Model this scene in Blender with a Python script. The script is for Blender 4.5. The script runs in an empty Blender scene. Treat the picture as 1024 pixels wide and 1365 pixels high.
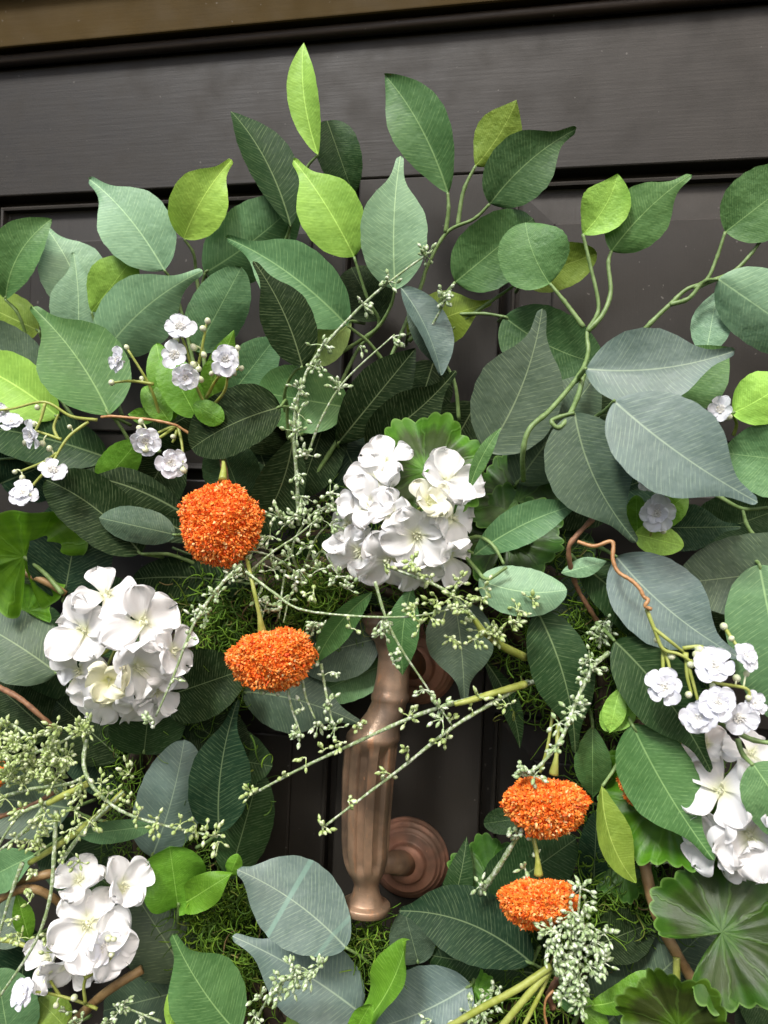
import bpy, math, random
from mathutils import Vector, Matrix, noise
random.seed(7)
S = bpy.context.scene
COL = S.collection

# ------------------------------------------------------------------ camera
FPX, DIST, YAW, ROLL = 1030.0, 0.66, math.radians(11.6), math.radians(2.25)
R0 = Vector((math.cos(YAW), math.sin(YAW), 0)); F = Vector((-math.sin(YAW), math.cos(YAW), 0)); U0 = Vector((0, 0, 1))
RC = math.cos(ROLL)*R0 + math.sin(ROLL)*U0
UC = -math.sin(ROLL)*R0 + math.cos(ROLL)*U0
CAM = Vector((DIST*math.tan(YAW), -DIST, 1.3))
cd = bpy.data.cameras.new('camera'); co = bpy.data.objects.new('camera', cd); COL.objects.link(co)
cd.sensor_fit = 'VERTICAL'; cd.sensor_height = 36; cd.sensor_width = 27
cd.lens = 36*FPX/1365; cd.clip_start = 0.02; cd.clip_end = 100
m = Matrix((RC, UC, -F)).transposed().to_4x4(); m.translation = CAM; co.matrix_world = m
cd.dof.use_dof = True; cd.dof.focus_distance = 0.575; cd.dof.aperture_fstop = 8.0
S.camera = co

# ------------------------------------------------------------------ light
SUN_EL, SUN_AZ = math.radians(49), math.radians(-24)      # soft daylight from the front, above and a little left
w = bpy.data.worlds.new('World'); S.world = w; w.use_nodes = True
sky = w.node_tree.nodes.new('ShaderNodeTexSky'); sky.sky_type = 'NISHITA'; sky.sun_disc = False
sky.sun_elevation = SUN_EL; sky.sun_rotation = math.radians(180) + SUN_AZ
sky.dust_density = 4.0; sky.air_density = 1.0; sky.ozone_density = 0.3
bg = w.node_tree.nodes['Background']; bg.inputs[1].default_value = 0.074
w.node_tree.links.new(sky.outputs[0], bg.inputs[0])
sd = bpy.data.lights.new('sun', 'SUN'); sd.energy = 1.5; sd.angle = math.radians(13); sd.color = (1, .98, .95)
so = bpy.data.objects.new('sun', sd); COL.objects.link(so)
sdir = Vector((math.sin(SUN_AZ)*math.cos(SUN_EL), -math.cos(SUN_AZ)*math.cos(SUN_EL), math.sin(SUN_EL)))
so.rotation_euler = (-sdir).to_track_quat('-Z', 'Y').to_euler()
S.view_settings.view_transform = 'Standard'; S.view_settings.look = 'None'
S.view_settings.exposure = 1.24; S.view_settings.gamma = 1.0; S.view_settings.use_curve_mapping = False

# ------------------------------------------------------------------ helpers
def P(x, y, h=0.0):
    """point h metres in front of the door face that the photograph shows at x, y"""
    d = F + (x-512)/FPX*RC - (y-682.5)/FPX*UC
    return CAM + d*((-h-CAM.y)/d.y)
def mpp(p): return (p-CAM).dot(F)/FPX           # metres per photo pixel at p
def clampv(v, a, b): return max(a, min(b, v))
def catmull(pts, n=6):
    if len(pts) < 3: 
        a, b = pts[0], pts[-1]
        return [a.lerp(b, i/n) for i in range(n+1)]
    q = [pts[0]*2-pts[1]] + list(pts) + [pts[-1]*2-pts[-2]]; out = []
    for i in range(1, len(q)-2):
        p0, p1, p2, p3 = q[i-1:i+3]
        for k in range(n):
            t = k/n
            out.append(.5*((2*p1)+(p2-p0)*t+(2*p0-5*p1+4*p2-p3)*t*t+(3*p1-p0-3*p2+p3)*t**3))
    out.append(pts[-1]); return out
class MB:
    def __init__(s): s.v = []; s.f = []; s.uv = {}
    def tube(s, pts, r, sides=7, cap=True):
        rr = r if isinstance(r, (list, tuple)) else [r]*len(pts)
        if len(rr) != len(pts): rr = [rr[0]+(rr[-1]-rr[0])*i/(len(pts)-1) for i in range(len(pts))]
        b = len(s.v); ref = Vector((.31, .87, .37))
        for i, p in enumerate(pts):
            t = (pts[min(i+1, len(pts)-1)]-pts[max(i-1, 0)])
            if t.length < 1e-9: t = Vector((0, 0, 1))
            t.normalize(); a = t.cross(ref)
            if a.length < .05: a = t.cross(Vector((1, 0, 0)))
            a.normalize(); c = t.cross(a)
            ref = c.cross(t)*-1 if False else ref
            for k in range(sides):
                an = 2*math.pi*k/sides
                s.v.append(p+(a*math.cos(an)+c*math.sin(an))*rr[i])
        for i in range(len(pts)-1):
            for k in range(sides):
                k2 = (k+1) % sides
                s.f.append((b+i*sides+k, b+i*sides+k2, b+(i+1)*sides+k2, b+(i+1)*sides+k))
        if cap:
            s.f.append(tuple(b+k for k in range(sides))[::-1]); e = b+(len(pts)-1)*sides
            s.f.append(tuple(e+k for k in range(sides)))
    def bud(s, p, d, ln, r, sides=6):
        """pointed little seed: p base, d direction"""
        d = d.normalized(); a = d.orthogonal().normalized(); c = d.cross(a); b = len(s.v)
        s.v.append(p)
        for t, q in ((.25, .8), (.55, 1.0), (.82, .55)):
            for k in range(sides):
                an = 2*math.pi*k/sides
                s.v.append(p+d*ln*t+(a*math.cos(an)+c*math.sin(an))*r*q)
        s.v.append(p+d*ln); e = len(s.v)-1
        for k in range(sides):
            k2 = (k+1) % sides
            s.f.append((b, b+1+k2, b+1+k))
            for j in (0, 1): s.f.append((b+1+j*sides+k, b+1+j*sides+k2, b+1+(j+1)*sides+k2, b+1+(j+1)*sides+k))
            s.f.append((b+1+2*sides+k, b+1+2*sides+k2, e))
    def box(s, x0, x1, y0, y1, z0, z1, bev=0.0):
        b = len(s.v)
        for x in (x0, x1):
            for y in (y0, y1):
                for z in (z0, z1): s.v.append(Vector((x, y, z)))
        for q in ((0, 1, 3, 2), (4, 6, 7, 5), (0, 4, 5, 1), (2, 3, 7, 6), (0, 2, 6, 4), (1, 5, 7, 3)):
            s.f.append(tuple(b+i for i in q))
    def rings(s, rings, close=True):
        """loft of closed rings of Vectors"""
        b = len(s.v); n = len(rings[0])
        for r in rings: s.v += r
        for i in range(len(rings)-1):
            for k in range(n):
                k2 = (k+1) % n
                s.f.append((b+i*n+k, b+i*n+k2, b+(i+1)*n+k2, b+(i+1)*n+k))
        if close: s.f.append(tuple(b+k for k in range(n))[::-1]); s.f.append(tuple(b+(len(rings)-1)*n+k for k in range(n)))
    def build(s, name, mat, parent=None, origin=None, smooth=True, uvs=None):
        me = bpy.data.meshes.new(name)
        pw = parent['_w'] if parent is not None else None
        o0 = origin if origin is not None else (Vector(pw) if pw is not None else s.v[0].copy())
        me.from_pydata([v-o0 for v in s.v], [], s.f); me.materials.append(mat)
        if smooth: me.polygons.foreach_set('use_smooth', [True]*len(me.polygons))
        if uvs:
            ul = me.uv_layers.new(name='UVMap'); 
            buf = []
            for l in me.loops: buf += uvs[l.vertex_index]
            ul.data.foreach_set('uv', buf)
        ob = bpy.data.objects.new(name, me); COL.objects.link(ob)
        ob.location = o0 - (Vector(pw) if pw is not None else Vector())
        ob.parent = parent; ob['_w'] = list(o0)
        return ob
def thing(name, loc, label, cat, group=None):
    e = bpy.data.objects.new(name, None); COL.objects.link(e); e.location = loc; e['_w'] = list(loc)
    e.empty_display_size = .01
    tag(e, label, cat, group); return e
def tag(o, label, cat, group=None, kind=None):
    o['label'] = label
    if cat: o['category'] = cat
    if group: o['group'] = group
    if kind: o['kind'] = kind

# ------------------------------------------------------------------ materials
class NT:
    def __init__(s, name):
        s.m = bpy.data.materials.new(name); s.m.use_nodes = True; s.t = s.m.node_tree
        s.p = s.t.nodes['Principled BSDF']; s.out = s.t.nodes['Material Output']
    def n(s, typ, **kw):
        x = s.t.nodes.new(typ)
        for k, v in kw.items(): setattr(x, k, v)
        return x
    def put(s, sock, v):
        if isinstance(v, bpy.types.NodeSocket): s.t.links.new(v, sock)
        elif isinstance(v, (tuple, list)) and len(v) == 3 and sock.type == 'RGBA': sock.default_value = (*v, 1)
        else: sock.default_value = v
    def math(s, op, a, b=0.0, c=0.0, clamp=False):
        x = s.n('ShaderNodeMath', operation=op, use_clamp=clamp)
        s.put(x.inputs[0], a); s.put(x.inputs[1], b); s.put(x.inputs[2], c); return x.outputs[0]
    def mix(s, f, a, b, blend='MIX'):
        x = s.n('ShaderNodeMix', data_type='RGBA', blend_type=blend)
        s.put(x.inputs[0], f); s.put(x.inputs[6], a); s.put(x.inputs[7], b); return x.outputs[2]
    def rng(s, v, a, b, c=0.0, d=1.0):
        x = s.n('ShaderNodeMapRange'); x.clamp = True
        s.put(x.inputs[0], v); s.put(x.inputs[1], a); s.put(x.inputs[2], b); s.put(x.inputs[3], c); s.put(x.inputs[4], d); return x.outputs[0]
    def noise(s, vec, scale, detail=3, rough=.55, dim='3D'):
        x = s.n('ShaderNodeTexNoise', noise_dimensions=dim)
        if vec is not None: s.put(x.inputs['Vector'], vec)
        x.inputs['Scale'].default_value = scale; x.inputs['Detail'].default_value = detail; x.inputs['Roughness'].default_value = rough
        return x.outputs[0]
    def coord(s, which='Object'): return s.n('ShaderNodeTexCoord').outputs[which]
    def scale(s, vec, sc):
        x = s.n('ShaderNodeVectorMath', operation='MULTIPLY'); s.put(x.inputs[0], vec); x.inputs[1].default_value = sc; return x.outputs[0]
    def bump(s, h, strength=.3, dist=.001):
        x = s.n('ShaderNodeBump'); s.put(x.inputs['Height'], h); x.inputs['Strength'].default_value = strength; x.inputs['Distance'].default_value = dist
        s.t.links.new(x.outputs[0], s.p.inputs['Normal']); return x.outputs[0]
    def set(s, **kw):
        for k, v in kw.items(): s.put(s.p.inputs[k.replace('_', ' ')], v)
    def translucent(s, col, fac, nrm=None):
        t = s.n('ShaderNodeBsdfTranslucent'); s.put(t.inputs[0], col)
        if nrm: s.put(t.inputs[1], nrm)
        x = s.n('ShaderNodeMixShader'); s.put(x.inputs[0], fac)
        s.t.links.new(s.p.outputs[0], x.inputs[1]); s.t.links.new(t.outputs[0], x.inputs[2]); s.t.links.new(x.outputs[0], s.out.inputs[0])

def mat_leaf(name, rough, veinamt, spec, trans, stripes=()):
    q = NT(name); uv = q.coord('UV'); sp = q.n('ShaderNodeSeparateXYZ'); q.put(sp.inputs[0], uv)
    oi = q.n('ShaderNodeObjectInfo'); base = oi.outputs['Color']; rnd = oi.outputs['Random']
    off = q.n('ShaderNodeVectorMath', operation='ADD'); q.put(off.inputs[0], uv)
    cmb = q.n('ShaderNodeCombineXYZ'); q.put(cmb.inputs[0], q.math('MULTIPLY', rnd, 37.0)); q.put(cmb.inputs[1], q.math('MULTIPLY', rnd, 11.0)); q.put(off.inputs[1], cmb.outputs[0])
    v2 = off.outputs[0]
    ax = q.math('ABSOLUTE', sp.outputs[0])
    wob = q.math('MULTIPLY', q.math('SUBTRACT', q.noise(v2, 2.4, 0), .5), .07)
    qq = q.math('ADD', q.math('SUBTRACT', sp.outputs[1], q.math('MULTIPLY', ax, .62)), wob)
    fr = q.math('FRACT', q.math('MULTIPLY', qq, 34.0))
    dd = q.math('ABSOLUTE', q.math('SUBTRACT', fr, .5))
    line = q.rng(dd, .04, .15, 1, 0)
    # dashes: the printed side veins come and go
    def dashed(mult, lo, hi, freq):
        cell = q.n('ShaderNodeCombineXYZ'); q.put(cell.inputs[0], q.math('MULTIPLY', q.math('FLOOR', q.math('MULTIPLY', qq, mult)), 1.73))
        q.put(cell.inputs[1], q.math('MULTIPLY', sp.outputs[0], freq)); q.put(cell.inputs[2], q.math('MULTIPLY', rnd, 50.0))
        return q.rng(q.noise(cell.outputs[0], 1.0, 1), lo, hi)
    line = q.math('MULTIPLY', line, q.math('ADD', q.math('MULTIPLY', dashed(34.0, .42, .60, 14.0), .88), .12))
    fr2 = q.math('ABSOLUTE', q.math('SUBTRACT', q.math('FRACT', q.math('MULTIPLY', qq, 85.0)), .5))
    fine = q.math('MULTIPLY', q.rng(fr2, .08, .3, 1, 0), q.math('MULTIPLY', dashed(85.0, .46, .66, 22.0), .5))
    mid = q.rng(ax, q.math('MULTIPLY', q.rng(sp.outputs[1], 0, 1, 1, .35), .0035), q.math('MULTIPLY', q.rng(sp.outputs[1], 0, 1, 1, .4), .0085), 1, 0)
    vein = q.math('MAXIMUM', q.math('MULTIPLY', q.math('MAXIMUM', line, fine), veinamt), q.math('MULTIPLY', mid, .95))
    blot = q.noise(v2, 4.5, 3, .6)
    b2 = q.mix(q.rng(blot, .3, .7), q.mix(1.0, base, (.80, .84, .82), 'MULTIPLY'), q.mix(1.0, base, (1.16, 1.12, 1.12), 'MULTIPLY'))
    weave = q.noise(uv, 190, 1, .7)
    b2 = q.mix(q.rng(weave, .35, .7, 0, .25), b2, q.mix(1.0, base, (1.35, 1.35, 1.35), 'MULTIPLY'))
    vc = q.mix(.22, q.mix(1.0, base, (2.1, 1.9, 1.8), 'MULTIPLY'), (.55, .68, .34))
    col = q.mix(vein, b2, vc)
    for t0, k, wd, amt in stripes:      # pale printed band across the blade
        band = q.rng(q.math('ABSOLUTE', q.math('SUBTRACT', q.math('ADD', sp.outputs[1], q.math('MULTIPLY', sp.outputs[0], k)), t0)), wd*.6, wd, amt, 0)
        col = q.mix(band, col, (.20, .34, .27))
    q.set(Base_Color=col, Roughness=q.rng(blot, .3, .7, rough-.06, rough+.08))
    q.put(q.p.inputs['Specular IOR Level'], q.math('MULTIPLY', oi.outputs['Alpha'], spec))
    q.bump(q.math('ADD', q.math('MULTIPLY', weave, .05), blot), .5, .0035)
    q.translucent(q.mix(1.0, col, (1.2, 1.3, .7), 'MULTIPLY'), trans)
    return q.m
M_LEAF = mat_leaf('fabric_leaf', .50, .50, 1.0, .08)
M_STRIPE = mat_leaf('banded_fabric_leaf', .50, .60, 1.0, .08, [(.56, .0, .022, .8), (.13, .1, .02, .5)])
M_LIME = mat_leaf('young_fabric_leaf', .48, .42, 1.0, .14)
M_GLOSS = mat_leaf('glossy_leaf', .42, .34, 1.0, .14)

def mat_geranium():
    q = NT('geranium_leaf'); uv = q.coord('UV'); sp = q.n('ShaderNodeSeparateXYZ'); q.put(sp.inputs[0], uv)
    oi = q.n('ShaderNodeObjectInfo'); base = oi.outputs['Color']; al = oi.outputs['Alpha']
    r, th = sp.outputs[0], sp.outputs[1]
    jag = q.noise(q.scale(uv, (2.2, 44, 1)), 1.0, 3, .6)
    rr = q.math('ADD', r, q.math('MULTIPLY', q.math('SUBTRACT', jag, .5), .42))
    zone = q.math('MULTIPLY', q.math('MULTIPLY', q.rng(rr, .2, .38), q.rng(rr, .66, .84, 1, 0)), al)
    th = q.math('ADD', th, q.math('MULTIPLY', q.math('SUBTRACT', q.noise(q.scale(uv, (4, 14, 1)), 1.0, 2), .5), .05))
    vein = q.rng(q.math('ABSOLUTE', q.math('SUBTRACT', q.math('FRACT', q.math('MULTIPLY', th, 9.0)), .5)), q.math('DIVIDE', .012, q.math('MAXIMUM', r, .1)), q.math('DIVIDE', .035, q.math('MAXIMUM', r, .1)), 1, 0)
    fine = q.noise(q.scale(uv, (7, 90, 1)), 1.0, 3, .6)
    c = q.mix(q.rng(q.noise(uv, 7, 3), .3, .7), q.mix(1.0, base, (.7, .78, .7), 'MULTIPLY'), q.mix(1.0, base, (1.25, 1.18, 1.1), 'MULTIPLY'))
    c = q.mix(q.math('MULTIPLY', zone, .85), c, (.026, .022, .011))
    c = q.mix(q.math('MULTIPLY', vein, .22), c, q.mix(.5, base, (.22, .42, .08)))
    edge = q.rng(r, .955, .99); c = q.mix(q.math('MULTIPLY', edge, .45), c, (.22, .40, .09))
    q.set(Base_Color=c, Roughness=.42); q.p.inputs['Specular IOR Level'].default_value = .30
    q.bump(q.math('ADD', q.math('MULTIPLY', vein, -.6), q.math('MULTIPLY', fine, .6)), .35, .0012)
    q.translucent(q.mix(1.0, c, (1.3, 1.5, .6), 'MULTIPLY'), .10); return q.m
M_GER = mat_geranium()

def mat_petal(name, tip, base, b0, b1):
    q = NT(name); uv = q.coord('UV'); sp = q.n('ShaderNodeSeparateXYZ'); q.put(sp.inputs[0], uv)
    oi = q.n('ShaderNodeObjectInfo')
    t = q.math('ADD', sp.outputs[1], q.math('MULTIPLY', q.math('SUBTRACT', q.noise(q.scale(uv, (24, 2, 1)), 1, 2), .5), .12))
    c = q.mix(q.rng(t, b0, b1), base, tip)
    c = q.mix(1.0, c, oi.outputs['Color'], 'MULTIPLY')
    q.set(Base_Color=c, Roughness=.75); q.p.inputs['Specular IOR Level'].default_value = .15
    q.bump(q.noise(q.scale(uv, (30, 3, 1)), 1, 2), .35, .0008)
    q.translucent(c, .24); return q.m
M_PETAL = mat_petal('white_petal', (.93, .925, .92), (.84, .86, .60), .05, .34)
M_SMALL = mat_petal('small_white_petal', (.88, .89, .95), (.88, .87, .84), .05, .4)

def mat_simple(name, c1, c2, scale, rough=.5, stretch=(1, 1, 1), bump=.2, metal=0.0, lo=.35, hi=.65):
    q = NT(name); v = q.scale(q.coord('Object'), stretch); n = q.noise(v, scale, 4, .6)
    q.set(Base_Color=q.mix(q.rng(n, lo, hi), c1, c2), Roughness=rough, Metallic=metal)
    if bump: q.bump(n, bump, .0008)
    return q.m
M_STEM = mat_simple('green_stem', (.12, .20, .05), (.22, .33, .12), 160, .45)
M_YSTEM = mat_simple('yellow_green_stem', (.28, .33, .05), (.40, .44, .12), 120, .4)
M_TWIG = mat_simple('brown_twig', (.16, .075, .04), (.34, .18, .09), 140, .6, bump=.6)
M_VINE = mat_simple('tan_vine', (.22, .13, .05), (.38, .25, .11), 90, .5, bump=.4)
M_DVINE = mat_simple('dark_vine', (.035, .024, .015), (.10, .07, .04), 70, .8, bump=.8)
M_WRAP = mat_simple('copper_wrap', (.36, .17, .06), (.55, .30, .13), 160, .4)
M_FROST = mat_simple('frosted_seed', (.30, .42, .18), (.80, .85, .70), 330, .5, bump=.3, lo=.46, hi=.64)
M_FROST2 = mat_simple('frosted_seed_yellowish', (.34, .45, .14), (.76, .81, .58), 300, .5, bump=.3, lo=.47, hi=.66)
M_FSTEM = mat_simple('frosted_stem', (.24, .33, .14), (.68, .73, .60), 420, .5, bump=.3, lo=.48, hi=.66)
M_BUD = mat_simple('pale_bud', (.50, .58, .28), (.74, .76, .55), 130, .4, bump=0)
M_CREAM = mat_simple('cream_centre', (.72, .74, .50), (.85, .85, .68), 300, .5, bump=0)
M_CALYX = mat_simple('calyx', (.35, .42, .16), (.62, .64, .38), 200, .5, bump=0)

def mat_island(name, stops, rough=.6, trans=0.0):
    q = NT(name); g = q.n('ShaderNodeNewGeometry'); r = q.n('ShaderNodeValToRGB'); q.put(r.inputs[0], g.outputs['Random Per Island'])
    e = r.color_ramp.elements
    while len(e) < len(stops): e.new(.5)
    for i, (p, c) in enumerate(stops): e[i].position = p; e[i].color = (*c, 1)
    q.set(Base_Color=r.outputs[0], Roughness=rough)
    if trans: q.translucent(r.outputs[0], trans)
    return q.m
M_STAMEN = mat_island('cream_stamen', [(0, (.86, .85, .80)), (.7, (.92, .92, .92)), (1, (.88, .85, .70))], .7, .2)
M_POM = mat_island('orange_foam', [(0, (.82, .09, .006)), (.28, (.97, .20, .015)), (.68, (1.0, .31, .038)), (.94, (1.0, .45, .11)), (1, (1.0, .70, .33))], .55, .10)
M_POMCORE = mat_simple('orange_core', (.85, .14, .012), (.95, .22, .02), 200, .8)
M_MOSS = mat_island('moss_strand', [(0, (.04, .09, .008)), (.5, (.11, .24, .014)), (.9, (.24, .42, .03)), (1, (.24, .16, .07))], .7, .2)

def mat_paint(name, c, horizontal, rough=.50, spec=.36):
    q = NT(name); o = q.coord('Object')
    st = (3, 1, 60) if horizontal else (60, 1, 3)
    gr = q.noise(q.scale(o, st), 6.0, 5, .62); st2 = (1.2, 1, 14) if horizontal else (14, 1, 1.2)
    gr2 = q.noise(q.scale(o, st2), 5.0, 3, .6)
    peel = q.noise(o, 520, 2, .5); patch = q.noise(o, 9, 4, .6)
    cc = q.mix(q.rng(patch, .3, .7), tuple(x*.86 for x in c), tuple(x*1.15 for x in c))
    speck = q.rng(q.noise(o, 300, 0), .84, .86); dust = q.math('MULTIPLY', speck, .35)
    cc = q.mix(dust, cc, (.25, .23, .21))
    q.set(Base_Color=cc, Roughness=q.rng(q.noise(o, 30, 4), .3, .7, rough-.08, rough+.14))
    q.p.inputs['Specular IOR Level'].default_value = spec
    h = q.math('ADD', q.math('ADD', q.math('MULTIPLY', gr, .9), q.math('MULTIPLY', gr2, .8)), q.math('MULTIPLY', peel, .25))
    q.bump(h, .20, .0010); return q.m
M_RAIL = mat_paint('dark_door_paint_rail', (.0265, .0228, .0182), True)
M_STILE = mat_paint('dark_door_paint_stile', (.0265, .0228, .0182), False)
M_LINTEL = mat_paint('tan_frame_paint', (.062, .041, .013), True, .7, .12)
M_BRONZE_TRIM = mat_paint('brown_trim', (.032, .022, .014), True, .5)

def mat_copper(name, c1, c2, c3, metal, rough):
    q = NT(name); o = q.coord('Object')
    n1 = q.noise(o, 55, 5, .65); n2 = q.noise(q.scale(o, (1, 1, .22)), 130, 4, .6); n3 = q.noise(o, 24, 3, .5)
    c = q.mix(q.rng(n1, .35, .65), c1, c2); c = q.mix(q.rng(n2, .58, .72, 0, .8), c, c3)
    c = q.mix(q.rng(n3, .46, .62, 0, .8), c, (.10, .072, .050)); c = q.mix(q.rng(q.noise(q.scale(o, (3, 3, 1)), 160, 3), .68, .74, 0, .7), c, (.50, .26, .14))
    q.set(Base_Color=c, Metallic=metal, Roughness=q.rng(n1, .3, .7, rough-.08, rough+.12)); q.bump(q.math('ADD', n2, q.math('MULTIPLY', q.noise(o, 700, 2), .5)), .35, .0008); return q.m
M_GRIP = mat_copper('aged_bronze', (.24, .165, .105), (.36, .225, .14), (.50, .24, .115), .35, .36)
M_ROS = mat_copper('reddish_copper', (.40, .19, .125), (.50, .26, .17), (.30, .17, .12), .35, .46)

# ------------------------------------------------------------------ door and frame
ZT = 1.5925; ML, MR = -.034, .0925; LK1, LK0 = 1.323, 1.139
door = thing('door', Vector((0, 0, .8)), 'dark brown painted panelled wooden door behind the wreath', 'door')
def board(name, x0, x1, z0, z1, mat, bev=.0015, y0=0.0, y1=.04):
    b = MB()
    pr = lambda i, y: [Vector((x0+i, y, z0+i)), Vector((x1-i, y, z0+i)), Vector((x1-i, y, z1-i)), Vector((x0+i, y, z1-i))]
    b.rings([pr(0, y1), pr(0, y0+bev), pr(bev*.35, y0+bev*.35), pr(bev, y0)])
    return b.build(name, mat, door, smooth=False)
XL, XR = -.405, .50
board('top_rail', -.62, .78, ZT, 1.80, M_RAIL)
board('mullion', ML, MR, .62, ZT-.0006, M_STILE)
board('lock_rail', XL, ML-.0005, LK0, LK1, M_RAIL); board('lock_rail', MR+.0005, XR, LK0, LK1, M_RAIL)
board('stile', -.62, XL-.0005, .62, ZT-.0006, M_STILE); board('stile', XR+.0005, .78, .62, ZT-.0006, M_STILE)
def panel(x0, x1, z0, z1):
    b = MB()
    prof = [(-.004, .018), (.009, .018), (.009, .0045), (.0105, .0030), (.0125, .0035), (.0132, .0105), (.0155, .0110), (.043, .0085), (.0436, .0060), (.0450, .0052)]
    pr = lambda i, y: [Vector((x0+i, y, z0+i)), Vector((x1-i, y, z0+i)), Vector((x1-i, y, z1-i)), Vector((x0+i, y, z1-i))]
    b.rings([pr(i, y) for i, y in prof], close=False)
    b.f.append(tuple(len(b.v)-4+k for k in range(4)))
    return b.build('panel', M_STILE, door, smooth=False)
panel(XL, ML, LK1, ZT); panel(MR, XR, LK1, ZT); panel(XL, ML, .62, LK0); panel(MR, XR, .62, LK0)
fr = thing('door_frame', Vector((0, -.02, 1.72)), 'tan painted door frame head across the top edge', 'door frame')
b = MB(); pr = lambda y, z0, z1: [Vector((-.62, y, z0)), Vector((.78, y, z0)), Vector((.78, y, z1)), Vector((-.62, y, z1))]
b.rings([pr(-.0004, 1.7262, 1.95), pr(-.0165, 1.7262, 1.95), pr(-.0178, 1.7272, 1.949), pr(-.018, 1.7282, 1.948)]); b.build('head_casing', M_LINTEL, fr, smooth=False)
b = MB(); b.rings([pr(-.0185, 1.775, 1.94), pr(-.030, 1.775, 1.94), pr(-.0315, 1.7765, 1.938)]); b.build('casing_step', M_LINTEL, fr, smooth=False)
b = MB(); b.tube([Vector((-.62, -.0058, 1.7208)), Vector((.78, -.0058, 1.7208))], .0054, 20)
b.build('weather_bead', M_BRONZE_TRIM, fr)

# door pull
def handle():
    prof = [(817, 515, 20, .050), (822, 513, 27, .050), (828, 511, 29, .051), (834, 511, 26, .052), (838, 512, 25, .052), (842, 513, 27, .052), (847, 516, 25, .053), (856, 521, 22, .054), (875, 526, 21.5, .056), (900, 524, 22, .059),
            (922, 521, 23.5, .062), (927, 520.5, 25.5, .063), (932, 520, 25.5, .063), (936, 519, 23.5, .064), (950, 514, 25, .066), (964, 506, 28, .068), (974, 500, 33, .069), (979, 498, 35.5, .070), (984, 497, 36, .070), (987, 496, 34.8, .070), (1000, 494, 35.5, .070), (1030, 491, 35, .070),
            (1060, 489.5, 34.2, .070), (1090, 488, 33.2, .070), (1120, 487, 32.2, .070), (1138, 487, 31, .070), (1150, 487.2, 28.8, .070), (1160, 487.5, 25.5, .070), (1168, 488, 21.5, .070), (1174, 488.3, 18, .070), (1180, 488.5, 16.4, .070), (1190, 488.3, 18.5, .070), (1200, 488, 23, .070), (1202, 487.5, 25, .070), (1203, 487.3, 32, .070), (1205, 487, 34, .070), (1212, 486.5, 34, .070), (1214, 486.5, 32, .070), (1215, 486.4, 24, .070)]
    # densify
    rows = []
    for i in range(len(prof)-1):
        n = max(1, int((prof[i+1][0]-prof[i][0])/5))
        for k in range(n): rows.append(tuple(a+(c-a)*k/n for a, c in zip(prof[i], prof[i+1])))
    rows.append(prof[-1]); b = MB(); rings = []
    NS = 192
    for y, cx, hw, h in rows:
        c = P(cx, y, h); r = hw*mpp(c); ring = []
        fl = clampv((y-990)/8, 0, 1)*clampv((1158-y)/14, 0, 1)
        for k in range(NS):
            a = 2*math.pi*k/NS
            g = math.cos(8*a+.55)
            k_ = 1-.20*fl*clampv((g+.05)/.10, 0, 1)
            ring.append(c+Vector((math.cos(a)*r*k_, math.sin(a)*r*k_*.86, 0)))
        rings.append(ring[::-1])
    b.rings(rings)
    g = b.build('door_handle', M_GRIP, door); g['label'] = 'aged bronze fluted door pull in the middle of the wreath'
    def rosette(cx, cz, r):
        b = MB(); prof = [(1.06, .0), (1.06, .002), (1.0, .0025), (1.0, .0045), (.96, .0062), (.90, .0068), (.885, .0085), (.84, .0098), (.80, .0098), (.785, .0115), (.74, .0122), (.56, .0118), (.52, .0128), (.50, .016), (.46, .0175), (.30, .018), (.02, .018)]
        b.rings([[Vector((cx+math.cos(2*math.pi*k/64)*r*q, -h, cz+math.sin(2*math.pi*k/64)*r*q)) for k in range(64)] for q, h in prof])
        return b.build('rosette', M_ROS, g)
    rosette(.0337, 1.0035, .0328); rosette(.0343, 1.1705, .0328)
    b = MB(); e = P(489, 1150, .066); s0 = Vector((.0337, -.012, 1.0035))
    b.tube([s0, s0.lerp(e, .3), s0.lerp(e, .32), e], [.0105, .0100, .0085, .0085], 24); b.build('post', M_GRIP, g)
    b = MB(); e = P(516, 836, .052); s0 = Vector((.0343, -.012, 1.1705))
    b.tube([s0, s0.lerp(e, .5)+Vector((0, -.012, 0)), e], [.012, .0105, .010], 24); b.build('post', M_GRIP, g)
handle()

# ------------------------------------------------------------------ leaves
PROF = {'o': [(0, .0), (.02, .22), (.06, .46), (.14, .74), (.25, .93), (.37, 1.0), (.5, .97), (.59, .84), (.675, .62), (.745, .40), (.805, .255), (.86, .18), (.915, .145), (.96, .12), (.988, .085), (1, .0)],
        'r': [(0, .0), (.02, .25), (.06, .48), (.14, .74), (.27, .94), (.42, 1.0), (.58, .98), (.72, .87), (.84, .67), (.93, .43), (.98, .22), (1, .0)],
        'e': [(0, .0), (.02, .2), (.07, .42), (.16, .66), (.3, .9), (.45, 1), (.6, .95), (.72, .78), (.81, .55), (.88, .32), (.925, .19), (.96, .14), (.985, .10), (1, 0)],
        'p': [(0, .0), (.02, .12), (.06, .27), (.14, .50), (.27, .80), (.42, .98), (.55, 1.0), (.68, .88), (.8, .62), (.9, .33), (.96, .15), (1, .0)],
        'b': [(0, .0), (.03, .16), (.08, .35), (.18, .62), (.33, .85), (.5, .97), (.65, 1.0), (.8, .92), (.9, .74), (.96, .5), (.99, .25), (1, .0)]}
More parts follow.
